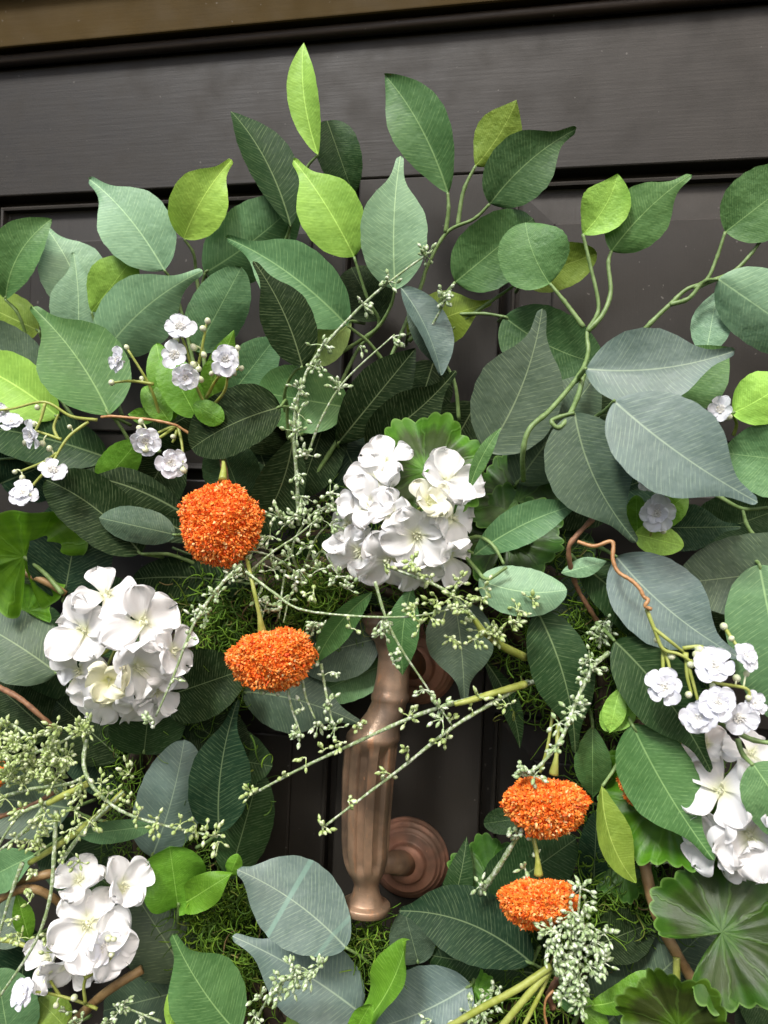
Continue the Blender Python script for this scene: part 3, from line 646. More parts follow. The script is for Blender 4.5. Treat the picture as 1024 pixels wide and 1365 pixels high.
# ------------------------------------------------------------------ wreath ring and moss
WC = P(520, 1078, .035); WMAJ, WMIN = .205, .042
ring = thing('wreath_ring', WC, 'ring of twisted dark vines that carries the wreath', 'wreath')
RR = random.Random(3)
for k in range(9):
    b = MB(); ph = 2*math.pi*k/9; tw = RR.choice((3, 4, 5)); rad = WMIN*RR.uniform(.55, .85); pts = []
    for i in range(97):
        a = 2*math.pi*i/96; q = tw*a+ph
        pts.append(WC+Vector((math.cos(a)*(WMAJ+rad*math.cos(q)), rad*.62*math.sin(q), math.sin(a)*(WMAJ+rad*math.cos(q)))))
    b.tube(pts, RR.uniform(.004, .007), 7, cap=False); b.build('vine', M_DVINE, ring)
b = MB()
for k in range(5200):
    a = RR.uniform(0, 2*math.pi); q = RR.uniform(-math.pi, 0) if RR.random() < .85 else RR.uniform(0, math.pi)
    rad = WMIN*RR.uniform(.85, 1.25)
    p = WC+Vector((math.cos(a)*(WMAJ+rad*1.15*math.cos(q)), rad*.72*math.sin(q), math.sin(a)*(WMAJ+rad*1.15*math.cos(q))))
    p.y = min(p.y, -.003)
    d = Vector((RR.gauss(0, 1), RR.gauss(0, .5)-.15, RR.gauss(0, 1))).normalized(); ax = Vector((RR.gauss(0, 1), RR.gauss(0, 1), RR.gauss(0, 1))).normalized()
    step = RR.uniform(.0022, .0042); turn = RR.uniform(.25, .75); pts = [p]
    for i in range(8):
        d = (Matrix.Rotation(turn, 3, ax) @ d).normalized(); p = p+d*step
        if p.y > -.002: p = Vector((p.x, -.002, p.z))
        pts.append(p)
    b.tube(pts, [RR.uniform(.0004, .0008), .00022], 3, cap=False)
for px_, py_, rx_, ry_, cnt in ((300, 820, 60, 60, 500), (420, 790, 50, 40, 250), (275, 1225, 60, 50, 600), (480, 1265, 45, 45, 350), (845, 1205, 60, 45, 450), (795, 840, 50, 60, 350), (700, 930, 30, 40, 30), (300, 1290, 40, 40, 300), (340, 1040, 20, 60, 10), (700, 1310, 60, 40, 200), (790, 1210, 40, 60, 250)):
    for k in range(cnt):
        p = P(px_+RR.gauss(0, .5)*rx_, py_+RR.gauss(0, .5)*ry_, RR.uniform(.05, .078)); d = Vector((RR.gauss(0, 1), RR.gauss(0, .5), RR.gauss(0, 1))).normalized(); ax = Vector((RR.gauss(0, 1), RR.gauss(0, 1), RR.gauss(0, 1))).normalized()
        step = RR.uniform(.0022, .0040); turn = RR.uniform(.2, .8); pts = [p]
        for i in range(9): d = (Matrix.Rotation(turn, 3, ax) @ d).normalized(); p = p+d*step; pts.append(p)
        b.tube(pts, [RR.uniform(.0006, .0010), .00035], 3, cap=False)
mo = b.build('moss', M_MOSS, None, smooth=True)
tag(mo, 'curly green moss packed around the wreath ring', 'moss', kind='stuff')

# ------------------------------------------------------------------ orange pompom flowers
def pompom(label, cx, cy, rx, ry, h, stem, axis=(0, 0), flat=.85, seed=1):
    R = random.Random(seed); c = P(cx, cy, h); s = mpp(c); V = (CAM-c).normalized(); root = thing('pompom_flower', c, label, 'flower', 'orange pompom flowers')
    a1, a2, a3 = rx*s*.875, ry*s*.90, min(rx, ry)*s*flat*.9
    ca, sa = math.cos(axis[0]), math.sin(axis[0]); E1 = RC*ca+UC*sa; E2 = -RC*sa+UC*ca
    fl = axis[1]                                   # dent on the stem side (top), fraction
    def surf(u):
        y = u.y
        if y > 0: y *= (1-fl)*(1-(.45*fl)*math.exp(-(u.x*u.x)/.12))
        bump = 1+.17*noise.noise(u*1.9+Vector((seed*3.7, 0, 0)))+.10*noise.noise(u*5+Vector((0, seed*2.3, 0)))+.035*noise.noise(u*12)
        return (E1*u.x*a1 + E2*y*a2 + V*u.z*a3)*bump
    b = MB(); n1, n2 = 14, 24; rings = []
    for i in range(n1+1):
        t = math.pi*(.02+.96*i/n1)
        rings.append([c+surf(Vector((math.sin(t)*math.cos(2*math.pi*k/n2), math.cos(t), math.sin(t)*math.sin(2*math.pi*k/n2))))*.90 for k in range(n2)])
    b.rings(rings); core = b.build('flower_core', M_POMCORE, root)
    b = MB(); NN = 4200
    for k in range(NN):
        zz = 1-2*(k+.5)/NN; r_ = math.sqrt(1-zz*zz); th = k*2.399963+R.uniform(-.03, .03)
        u = Vector((r_*math.cos(th), r_*math.sin(th), zz))
        if u.z < -.55: continue
        p = c+surf(u)*R.uniform(.93, 1.05); d = (u.x*E1+u.y*E2+u.z*V+Vector((R.gauss(0, .55), R.gauss(0, .55), R.gauss(0, .55)))).normalized()
        # one crumb: a bent little floret of three flaps
        t1 = d.orthogonal().normalized(); t1 = (Matrix.Rotation(R.uniform(0, 6.28), 3, d) @ t1); t2 = d.cross(t1)
        L = R.uniform(.0013, .0034); W = R.uniform(.0007, .0016); i0 = len(b.v)
        b.v += [p-d*L*.5, p+t1*W, p+t2*W*.8, p-t1*W, p-t2*W*.8, p+d*L*.75+t1*W*R.uniform(-.8, .8)]
        b.f += [(i0, i0+2, i0+1), (i0, i0+3, i0+2), (i0, i0+4, i0+3), (i0, i0+1, i0+4), (i0+5, i0+1, i0+2), (i0+5, i0+2, i0+3), (i0+5, i0+3, i0+4), (i0+5, i0+4, i0+1)]
    fo = b.build('florets', M_POM, root, smooth=False); fo['kind'] = 'stuff'
    pts = catmull([P(*q) for q in stem], 8); b = MB()
    n = len(pts); b.tube(pts, [.0015+(.0019 if i < 7 else 0)*(1-i/7.) for i in range(n)], 8); b.build('stem', M_YSTEM, root)
    return root
pompom('upper round orange pompom flower left of the central hydrangea', 294, 697, 58, 60, .128, [(297, 640, .125), (298, 615, .115), (290, 590, .09)], (0, .05), .9, 1)
pompom('orange pompom flower hanging lower on a yellow stalk, left of the door pull', 361, 871, 61, 52, .132, [(350, 845, .130), (345, 815, .135), (336, 775, .135), (327, 735, .12)], (.18, .35), .8, 2)
pompom('orange pompom flower right of the door pull, upper of the pair', 728, 1068, 60, 50, .126, [(738, 1032, .12), (742, 1005, .12), (744, 965, .11)], (-.12, .3), .8, 3)
pompom('orange pompom flower right of the door pull, lower of the pair', 717, 1198, 55, 44, .124, [(718, 1166, .12), (716, 1140, .12), (708, 1102, .115)], (-.05, .35), .8, 4)
pompom('orange pompom flower hidden behind a green leaf at right', 868, 1040, 44, 40, .098, [(868, 1005, .09), (875, 985, .085), (880, 960, .08)], (0, .2), .7, 5)
pompom('orange flower scrap behind the right hydrangea', 938, 992, 28, 26, .090, [(938, 970, .085), (940, 955, .08), (945, 940, .075)], (0, .2), .7, 6)
pompom('orange flower cut by the left edge inside the frosted spray', -22, 1028, 34, 26, .100, [(-20, 1005, .10), (-10, 990, .09), (0, 970, .08)], (0, .2), .7, 7)
b = MB(); b.tube(catmull([P(720, 1030, .095), P(729, 1000, .095), P(735, 965, .09), P(738, 930, .08)], 8), .0012, 7)
tag(b.build('flower_stalk', M_YSTEM, None), 'bare thin yellow stalk beside the upper right pompom flower', 'stalk')

# ------------------------------------------------------------------ white flowers
PW = [(0, .10), (.08, .16), (.2, .27), (.35, .40), (.5, .50), (.65, .56), (.78, .55), (.88, .46), (.95, .32), (.985, .17), (1, .02)]
def petal_mesh(seed, ruffle, cupz, curl, notch=0.0, width=1.0):
    R = random.Random(seed); b = MB(); uvs = []; ts = [0, .06, .14, .24, .35, .46, .57, .67, .76, .84, .90, .945, .975, 1.0]; nu = 8
    p1, p2, p3 = R.uniform(0, 6), R.uniform(0, 6), R.uniform(0, 6); asym = R.uniform(-.12, .12)
    for t in ts:
        wv = 0
        for i in range(len(PW)-1):
            if PW[i][0] <= t <= PW[i+1][0]: wv = PW[i][1]+(PW[i+1][1]-PW[i][1])*(t-PW[i][0])/(PW[i+1][0]-PW[i][0])
        for k in range(-nu, nu+1):
            u = k/nu; e = max(abs(u), t**2)
            x = t*(1-notch*math.exp(-(u/.22)**2)*t**4) + .03*math.sin(5*u+p1)*t*t; y = u*wv*width*(1+asym*math.sin(3*t+p2))
            z = cupz*t*t*.5 - curl*t**4*.5 + .28*cupz*(u*wv)**2*3 + ruffle*t*t*(math.sin(5.2*u+p1)*.5+math.sin(9*u+p2+3*t)*.35*abs(u)) + ruffle*.45*e**5*math.sin(14*u+6*t+p3) + ruffle*.6*e**4*math.sin(7*t+p3)*u
            b.v.append(Vector((x, y, z))); uvs.append((u, t))
    n = 2*nu+1
    for i in range(len(ts)-1):
        for k in range(n-1): b.f.append((i*n+k, i*n+k+1, (i+1)*n+k+1, (i+1)*n+k))
    return b, uvs
def mk_mesh(b, uvs, name, mat):
    me = bpy.data.meshes.new(name); me.from_pydata(b.v, [], b.f); me.materials.append(mat)
    me.polygons.foreach_set('use_smooth', [True]*len(me.polygons)); ul = me.uv_layers.new(name='UVMap'); buf = []
    for l in me.loops: buf += uvs[l.vertex_index]
    ul.data.foreach_set('uv', buf); return me
HP = [mk_mesh(*petal_mesh(20+i, .15, .26+.12*(i % 3), .28+.20*(i % 4), .08*(i % 3), .84+.07*(i % 3)), 'petal', M_PETAL) for i in range(12)]
SP = [mk_mesh(*petal_mesh(50+i, .07, .22, .25, .04*(i % 2), .86), 'petal', M_SMALL) for i in range(4)]
def nframe(n, spin):
    e1 = (RC - n*RC.dot(n)).normalized(); e2 = n.cross(e1)
    return e1*math.cos(spin)+e2*math.sin(spin), -e1*math.sin(spin)+e2*math.cos(spin)
def floret(parent, pos, n, rad, npet, spin, meshes, tilt, R, stam, name, tint=(1, 1, 1), inner=0):
    e1, e2 = nframe(n, spin); b = MB()
    for k in range(stam):
        a = R.uniform(0, 6.28); q = R.uniform(.02, 1)**.5*(.42 if inner else .16)*rad
        d = (n + (e1*math.cos(a)+e2*math.sin(a))*q/rad*(1.6 if inner else 2.4)).normalized()
        L = rad*(R.uniform(.16, .27) if inner else R.uniform(.15, .26)); p = pos+(e1*math.cos(a)+e2*math.sin(a))*q*.6
        b.bud(p, d, L, rad*(.050 if inner else .026), 5)
    b.tube([pos-n*rad*.45, pos-n*rad*.05, pos+n*rad*.03], [.0011, rad*.10, rad*.07], 7)
    f = b.build(name, M_STAMEN if inner else M_CREAM, parent, origin=pos)
    def pets(cnt, sc, off, tl, lift):
        for k in range(cnt):
            a = 2*math.pi*(k+off)/cnt+R.uniform(-.16, .16); t = tl+R.uniform(-.34, .34)*(0.4 if inner else 1)
            dx = (e1*math.cos(a)+e2*math.sin(a)); dy = n.cross(dx)
            X = dx*math.cos(t)+n*math.sin(t); Z = n*math.cos(t)-dx*math.sin(t)
            tw = R.uniform(-.25, .25); Y2 = dy*math.cos(tw)+Z*math.sin(tw); Z2 = Z*math.cos(tw)-dy*math.sin(tw)
            s = rad*sc*R.uniform(.82, 1.10); o = bpy.data.objects.new('petal', R.choice(meshes)); COL.objects.link(o); o.parent = f
            mm = Matrix((X*s, Y2*s, Z2*s)).transposed().to_4x4(); mm.translation = n*lift*rad + dx*rad*.03; o.matrix_local = mm
            o['_w'] = list(pos); g = R.uniform(.97, 1.0); o.color = (tint[0]*g, tint[1]*g, tint[2]*g, 1)
    pets(npet, 1.0, 0, tilt, 0)
    if inner and R.random() < .7: pets(5, R.uniform(.58, .70), .5, tilt+.30, .04)
    return f
def hydrangea(label, cx, cy, h, depth, florets, seed, rscale=1.0):
    """florets: x, y, r (px), dx, dy facing offset, petals, tilt[, cream]"""
    R = random.Random(seed); c = P(cx, cy, h-depth); root = thing('hydrangea_flower', c, label, 'flower', 'white hydrangea heads')
    ext = max(math.hypot(f[0]-cx, f[1]-cy) for f in florets)
    stalk_ends = []
    for f in florets:
        x, y, r = f[:3]; dx, dy = (x-cx)/ext, (cy-y)/ext
        fx, fy = (f[3], f[4]) if len(f) > 4 and f[3] is not None else (dx*.9, dy*.9)
        q = min(1, math.hypot(x-cx, y-cy)/(ext*1.12)); hh = h - depth*(1-math.sqrt(max(0, 1-q*q)))*.9
        p = P(x, y, hh+(.016 if len(f) > 7 and f[7] > .8 else 0)); n = ((CAM-p).normalized()+RC*fx+UC*fy).normalized()
        npet = f[5] if len(f) > 5 else 4; tilt = f[6] if len(f) > 6 else .38; cream = f[7] if len(f) > 7 else 0
        floret(root, p-n*.004, n, r*.87*mpp(p)*rscale, npet, R.uniform(0, 6.28), HP, tilt, R, 9, 'floret', tint=(1, 1-.01*cream, 1-.34*cream))
        stalk_ends.append(p-n*.006)
    b = MB()
    for e in stalk_ends:
        b = MB(); b.tube(catmull([c, c.lerp(e, .55)+Vector((0, .002, 0)), e], 4), [.0013, .0010], 6); b.build('stalk', M_YSTEM, root)
    return root
hydrangea('large white hydrangea head in the middle above the door pull', 535, 690, .140, .052, [
    (513, 612, 50, -.1, .9, 4, .35), (487, 672, 50, -.5, .35, 4, .25), (459, 700, 46, -1.1, .1, 4, .3), (476, 738, 50, -.8, -.5, 4, .3),
    (520, 752, 52, -.1, -.9, 4, .25), (556, 716, 54, .1, -.2, 5, .3), (600, 640, 56, .5, .7, 4, .35), (572, 668, 42, .1, .4, 4, .75, .55), (606, 690, 54, .9, .1, 4, .25),
    (600, 744, 50, .7, -.7, 4, .25), (556, 764, 46, .1, -1.3, 4, .3), (520, 682, 40, -.2, .2, 4, .5), (498, 636, 46, -.6, .6, 4, .35)], 31)
hydrangea('white hydrangea head with a creamy green centre floret at left', 158, 855, .142, .050, [
    (141, 790, 52, -.1, .7, 4, .3), (108, 840, 58, -.7, .2, 5, .3), (192, 828, 60, .5, .4, 4, .35), (100, 898, 50, -.9, -.5, 4, .25),
    (185, 890, 58, .3, -.4, 5, .35), (146, 908, 40, 0, -.2, 4, .85, .81), (146, 940, 46, -.1, -1.2, 4, .2), (212, 925, 46, .6, -.8, 4, .25), (190, 945, 42, .2, -1.3, 4, .25), (236, 868, 44, 1.2, 0, 4, .3), (118, 930, 40, -.7, -.9, 4, .3)], 32)
hydrangea('drooping white hydrangea head in the lower left corner', 118, 1225, .142, .040, [
    (104, 1170, 46, -.3, .8, 5, .45), (166, 1182, 46, .8, .5, 4, .5), (118, 1230, 62, .1, .1, 5, .3), (62, 1278, 46, -.8, -.3, 3, .4), (92, 1290, 42, -.1, -.8, 4, .45), (150, 1262, 46, .5, -.5, 5, .35)], 33)
hydrangea('white hydrangea head cut by the right edge', 985, 1075, .126, .040, [
    (958, 1052, 66, -.5, .5, 4, .3), (1002, 1000, 46, .3, 1.0, 4, .2), (952, 1120, 54, -.7, -.4, 4, .3), (1000, 1115, 62, .1, -.3, 4, .35), (1002, 1150, 50, .1, -.9, 4, .25), (1040, 1060, 56, .6, .2, 4, .3), (938, 990, 40, -.6, .9, 4, .2)], 34)

def tube_px(pts, r0, r1, n=6, sides=7):
    q = catmull([P(*p) for p in pts], n); b = MB(); b.tube(q, [r0+(r1-r0)*i/(len(q)-1) for i in range(len(q))], sides); return b
def spray(label, stems, blossoms, buds, seed, leaves=(), hub=None):
    """little filler-flower spray: stems (x,y,h) lists, blossoms x,y,r,h,dx,dy, buds x,y,h"""
    R = random.Random(seed); s0 = stems[0][0]; root = thing('blossom_spray', P(*s0), label, 'flower spray', 'small white blossom sprays')
    spts = []
    for st in stems: tube_px(st, .0014, .0009).build('stem', M_YSTEM, root); spts += catmull([P(*p) for p in st], 8)
    for l in leaves:
        kw = dict(l[-1]) if isinstance(l[-1], dict) else {}; a = l[:-1] if isinstance(l[-1], dict) else l
        leaf(root, *a, **kw)
    for x, y, r, h, dx, dy in blossoms:
        p = P(x, y, h); n = ((CAM-p).normalized()+RC*dx+UC*dy).normalized()
        floret(root, p, n, r*.80*mpp(p), R.choice((5, 6, 6)), R.uniform(0, 6.28), SP, .16, R, 80, 'blossom', inner=1)
    for x, y, h in buds:
        p = P(x, y, h); b = MB(); d = Vector((R.uniform(-.6, .6), -.5, R.uniform(-.2, 1))).normalized(); rr = R.uniform(.0019, .0027)
        nr = 7; e1 = d.orthogonal().normalized(); e2 = d.cross(e1)
        b.rings([[p+d*rr*1.15*math.cos(math.pi*i/nr)*-1+(e1*math.cos(k*math.pi/5)+e2*math.sin(k*math.pi/5))*rr*max(.05, math.sin(math.pi*i/nr)) for k in range(10)] for i in range(nr+1)])
        near = min(spts, key=lambda v: (v-p).length)
        if .002 < (near-p).length < .022: b.tube(catmull([near, near.lerp(p, .6)+Vector((0, 0, .0015)), p], 3), [.0007, .0006], 5)
        b.build('bud', M_BUD, root, origin=p)
    return root
spray('white blossom spray with bright green leaves at upper left', [
    [(285, 560, .10), (262, 515, .115), (250, 470, .125), (240, 442, .13)], [(262, 500, .118), (268, 470, .124), (276, 430, .128)], [(280, 545, .105), (300, 520, .118), (304, 488, .128)],
    [(215, 560, .10), (200, 515, .115), (170, 465, .125)], [(205, 512, .115), (175, 508, .12), (150, 510, .122)], [(275, 530, .11), (292, 502, .118), (318, 492, .122)]],
    [(240, 436, 25, .134, 0, .6), (233, 473, 25, .134, -.2, .3), (300, 480, 27, .134, .2, .2), (247, 503, 22, .134, .1, -.1), (158, 481, 24, .128, -1.2, .2)],
    [(277, 428, .13), (271, 438, .128), (235, 452, .125), (258, 463, .128), (272, 473, .128), (258, 486, .127), (265, 492, .127), (268, 506, .126), (282, 498, .126), (322, 491, .123), (317, 464, .122), (305, 500, .124), (169, 463, .125), (149, 510, .122), (190, 505, .116), (312, 497, .12)], 41,
    [(262, 556, 216, 470, 52, .105, .112, 'bright', 'r', dict(pet=0)), (226, 562, 190, 512, 34, .100, .104, 'bright', 'r', dict(pet=0)), (272, 540, 312, 440, 34, .100, .108, 'bright', 'p', dict(pet=0)), (298, 562, 258, 538, 32, .112, .116, 'bright', 'r', dict(pet=0)), (228, 562, 208, 455, 40, .094, .096, 'bright', 'r', dict(pet=0)), (210, 558, 172, 552, 22, .098, .1, 'bright', 'p', dict(pet=0)), (285, 540, 280, 480, 30, .10, .108, 'bright', 'r', dict(pet=0))])
spray('two white blossoms under the thin copper twig at left', [
    [(236, 568, .095), (222, 572, .10), (200, 582, .108)], [(238, 570, .095), (243, 595, .10), (244, 622, .104)], [(232, 570, .096), (215, 582, .105), (196, 592, .11)], [(236, 574, .096), (232, 586, .1), (230, 590, .1)]],
    [(194, 588, 25, .112, -.1, -.2), (228, 617, 26, .108, .1, .1)], [(186, 571, .112), (190, 583, .114), (231, 582, .105), (245, 627, .108), (194, 600, .116), (188, 562, .11)], 42)
spray('white blossom spray reaching in from the left edge', [
    [(130, 560, .105), (95, 555, .115), (60, 536, .12), (15, 545, .122), (-20, 548, .12)], [(118, 562, .108), (92, 582, .115), (76, 606, .12), (68, 622, .125)], [(82, 586, .116), (65, 580, .118), (50, 575, .12)], [(60, 538, .12), (54, 560, .122), (46, 576, .124)],
    [(76, 604, .12), (60, 615, .12), (28, 628, .122)], [(70, 620, .12), (50, 640, .122), (38, 655, .124)], [(78, 586, .116), (72, 570, .115), (78, 552, .115)]],
    [(15, 563, 22, .126, -.2, .9), (43, 580, 24, .128, -1.1, -.2), (70, 627, 24, .128, .2, 1.0), (31, 658, 25, .128, -.4, .5), (-4, 548, 18, .12, 0, .2)],
    [(34, 590, .12), (57, 591, .122), (66, 598, .122), (20, 629, .122), (30, 637, .122), (58, 620, .122), (64, 614, .12), (93, 569, .115), (50, 543, .12), (46, 565, .12), (42, 660, .126), (8, 546, .12)], 43)
spray('single white blossom under the big blue grey leaf at right', [[(862, 742, .09), (866, 720, .10), (872, 694, .11)]],
    [(876, 685, 30, .118, 0, .05), (868, 640, 26, .105, -.1, .4)], [(880, 662, .11), (884, 708, .108)], 44,
    [(860, 700, 916, 660, 44, .096, .10, 'bright', 'r', dict(pet=0)), (846, 712, 912, 728, 40, .102, .106, 'lime', 'r', dict(pet=0)), (850, 716, 848, 660, 30, .095, .1, 'bright', 'r', dict(pet=0))])
spray('lone white blossom beside the lime leaf on the right', [[(978, 580, .08), (982, 565, .085), (975, 550, .09)]], [(961, 546, 22, .105, -.6, .5)], [(972, 556, .1)], 45)
spray('cluster of white blossoms hanging over the dark leaf at right', [
    [(862, 812, .134), (873, 840, .137), (884, 865, .138), (905, 872, .139), (925, 885, .138), (950, 910, .142)], [(872, 838, .137), (895, 856, .140), (912, 870, .134)], [(884, 865, .132), (884, 890, .136), (886, 905, .138)],
    [(884, 865, .133), (890, 880, .136), (894, 897, .138)], [(912, 870, .134), (920, 895, .138), (932, 940, .142)], [(910, 864, .134), (935, 862, .136), (945, 875, .138)], [(920, 880, .136), (950, 908, .14), (995, 918, .138), (998, 935, .138)], [(965, 835, .12), (975, 850, .126), (986, 866, .13)], [(915, 870, .134), (916, 900, .138), (922, 925, .14)]],
    [(886, 915, 31, .144, -.1, .1), (953, 888, 33, .144, -.1, .4), (994, 876, 26, .138, .9, .3), (932, 956, 30, .148, -.2, 0), (957, 936, 31, .150, .1, .1), (985, 957, 28, .146, .2, -.3), (1006, 938, 22, .134, .6, .1)],
    [(895, 875, .136), (918, 926, .142), (932, 866, .138), (941, 870, .138), (952, 868, .138), (950, 914, .142), (921, 886, .138), (985, 864, .132), (975, 851, .128), (998, 930, .138), (982, 904, .136), (965, 835, .122), (928, 872, .138), (932, 945, .143), (995, 898, .134), (876, 853, .128)], 46)
spray('small double blossom hanging from the drooping hydrangea in the lower left corner', [
    [(130, 1345, .12), (105, 1335, .125), (70, 1325, .13), (48, 1322, .132)], [(114, 1338, .125), (114, 1305, .13), (145, 1253, .14)], [(114, 1304, .13), (135, 1290, .135), (150, 1275, .14)], [(114, 1302, .13), (108, 1285, .132), (116, 1262, .136)], [(80, 1328, .128), (70, 1312, .13), (62, 1300, .132)]],
    [(33, 1326, 26, .136, -.9, .1), (140, 1262, 26, .142, .4, -.4)], [(117, 1287, .134), (61, 1309, .134), (52, 1297, .134), (66, 1293, .134), (145, 1251, .142), (152, 1252, .142), (149, 1272, .142), (99, 1330, .13), (75, 1340, .13)], 47)

# ------------------------------------------------------------------ frosted seeded sprays
def cluster(R, b, p, d, n, size, spread):
    for k in range(n):
        dd = (d + Vector((R.gauss(0, spread), R.gauss(0, spread), R.gauss(0, spread)))).normalized()
        q = p+dd*size*R.uniform(.2, 1.0)
        b.bud(q, (dd+Vector((R.gauss(0, .3), R.gauss(0, .3), R.gauss(0, .3)))).normalized(), R.uniform(.0040, .0068), R.uniform(.0011, .0018), 6)
        b.tube([p, p.lerp(q, .5)+Vector((0, 0, .0006)), q], [.0006, .0004], 4, cap=False)
def seeded(label, stems, clusters, seed, r=.0011, mat=None, auto=0, auto_n=6):
    """stems (x,y,h); clusters x,y,h,n,size_px; auto = spacing in metres of side clusters along stems"""
    R = random.Random(seed); mat = mat or M_FROST
    root = thing('seeded_spray', P(*stems[0][0]), label, 'seed spray', 'frosted seeded sprays')
    for st in stems:
        pts = catmull([P(*p) for p in st], 7); b = MB(); n = len(pts)
        b.tube(pts, [.82*r*(1.2-.6*i/(n-1))*(1+.12*math.sin(i*1.9)) for i in range(n)], 7); b.build('stem', M_FSTEM, root)
        if auto:
            acc = auto*.5
            for i in range(1, n):
                acc += (pts[i]-pts[i-1]).length
                if acc > auto:
                    acc = R.uniform(-.3, .2)*auto; t = (pts[i]-pts[i-1]).normalized(); V = (CAM-pts[i]).normalized(); sd = t.cross(V).normalized()*R.choice((-1, 1))
                    cb = MB(); cluster(R, cb, pts[i], (t*.5+sd+V*.3).normalized(), R.randint(max(2, auto_n-3), auto_n+2), .0065, .38); cb.build('seed_cluster', mat, root, origin=pts[i].copy())
            cb = MB(); cluster(R, cb, pts[-1], (pts[-1]-pts[-3]).normalized(), auto_n+2, .006, .45); cb.build('seed_cluster', mat, root, origin=pts[-1].copy())
    for x, y, h, n, sz in clusters:
        p = P(x, y, h); cb = MB(); cluster(R, cb, p, Vector((R.uniform(-.4, .4), -.35, R.uniform(-.4, .6))).normalized(), n, sz*mpp(p), .9); cb.build('seed_cluster', mat, root, origin=p)
    return root
seeded('tall frosted seed stem rising left of the central hydrangea', [[(398, 700, .11), (396, 640, .12), (392, 570, .125), (402, 515, .125), (425, 470, .12), (485, 405, .112), (540, 360, .105), (572, 338, .10)]],
    [(569, 342, .10, 12, 14), (516, 376, .108, 9, 14), (484, 406, .112, 9, 14), (430, 460, .12, 10, 16), (420, 490, .122, 10, 14), (400, 520, .125, 12, 15), (398, 552, .126, 9, 15), (396, 577, .126, 12, 17), (404, 607, .125, 14, 15), (398, 632, .122, 9, 14), (402, 662, .12, 12, 17)], 61, r=.0016)
seeded('thin frosted seed stem crossing beside the tall one', [[(408, 612, .115), (430, 555, .118), (462, 505, .115), (526, 446, .105)]], [(524, 450, .105, 8, 11), (452, 520, .116, 12, 15), (430, 490, .1, 3, 12), (480, 462, .1, 3, 10)], 62)
seeded('short frosted seed tip in front of the green upper leaves', [[(576, 434, .08), (588, 412, .085), (602, 385, .088)]], [(594, 400, .087, 10, 16), (600, 388, .088, 6, 10)], 63)
seeded('dense frosted seed tangle between the two left orange flowers and the hydrangea', [
    [(400, 770, .09), (390, 730, .11), (412, 690, .12), (440, 672, .125)], [(400, 770, .09), (370, 745, .115), (335, 735, .125), (310, 745, .13)], [(410, 760, .09), (430, 735, .11), (450, 765, .115), (470, 780, .12)], [(395, 780, .09), (385, 800, .11), (378, 830, .118)], [(400, 770, .09), (420, 720, .11), (436, 700, .115)], [(330, 765, .125), (365, 735, .128), (395, 715, .128), (425, 690, .125)], [(380, 760, .10), (376, 790, .11), (372, 825, .115)],
    [(350, 780, .10), (345, 800, .11), (362, 815, .115)]], [(x, y, .118, 9, 16) for x, y in ((318, 748), (306, 760), (328, 772), (345, 730), (360, 715), (380, 700), (395, 690), (415, 700), (430, 680), (440, 700), (410, 730), (385, 745), (365, 760), (398, 760), (425, 760), (450, 770), (462, 785), (340, 800), (352, 815), (375, 800), (395, 775), (405, 690), (372, 690), (420, 830), (428, 835), (440, 660), (450, 680))], 64)
seeded('long frosted stem arching below the central hydrangea', [[(328, 762, .135), (365, 790, .142), (400, 812, .146), (470, 821, .150), (545, 822, .152), (600, 812, .150), (645, 798, .146)]], [(418, 790, .146, 6, 16), (552, 815, .152, 11, 16), (560, 832, .152, 9, 15), (575, 826, .15, 6, 12), (620, 812, .15, 8, 14), (642, 798, .147, 10, 15), (645, 785, .146, 5, 12), (468, 838, .148, 3, 14)], 65, mat=M_FROST2)
seeded('frosted stem drooping over the left hydrangea', [[(322, 752, .135), (290, 785, .145), (262, 825, .152), (245, 865, .156), (232, 900, .158), (208, 955, .158)]], [(292, 792, .146, 12, 16), (275, 818, .15, 12, 17), (262, 822, .15, 8, 15), (310, 770, .14, 9, 16), (206, 962, .158, 12, 11), (255, 850, .154, 3, 10), (232, 905, .158, 3, 8)], 66, r=.0015)
seeded('upper of two long frosted stems crossing the door pull to the left', [[(735, 902, .080), (690, 915, .104), (640, 928, .124), (560, 952, .134), (470, 992, .136), (400, 1025, .136), (338, 1058, .134)]], [(336, 1058, .134, 9, 12), (378, 1036, .135, 4, 10), (432, 1000, .136, 5, 12), (455, 990, .136, 6, 12), (480, 965, .136, 8, 14), (545, 955, .134, 7, 12), (640, 930, .13, 4, 10), (408, 1010, .136, 3, 12)], 67, r=.0019, mat=M_FROST2)
seeded('lower of two long frosted stems crossing the door pull', [[(704, 908, .098), (655, 938, .120), (600, 972, .13), (540, 1020, .134), (490, 1058, .136), (432, 1102, .138)]], [(430, 1102, .138, 9, 12), (464, 1068, .137, 5, 9), (516, 1030, .135, 7, 11), (545, 1000, .134, 6, 11), (595, 985, .13, 8, 14), (675, 940, .124, 7, 14), (628, 945, .128, 3, 10), (600, 962, .13, 4, 10)], 68, r=.0017, mat=M_FROST2)
seeded('frosted stem slanting down from the hydrangea to the crossing stems', [[(500, 775, .15), (515, 825, .15), (535, 865, .148), (565, 910, .142), (603, 968, .134)]], [(508, 828, .15, 10, 15), (524, 885, .147, 4, 10), (565, 920, .142, 6, 12), (585, 945, .138, 7, 14), (590, 960, .136, 8, 14), (512, 845, .15, 8, 14), (528, 870, .148, 4, 10)], 69, r=.0012)
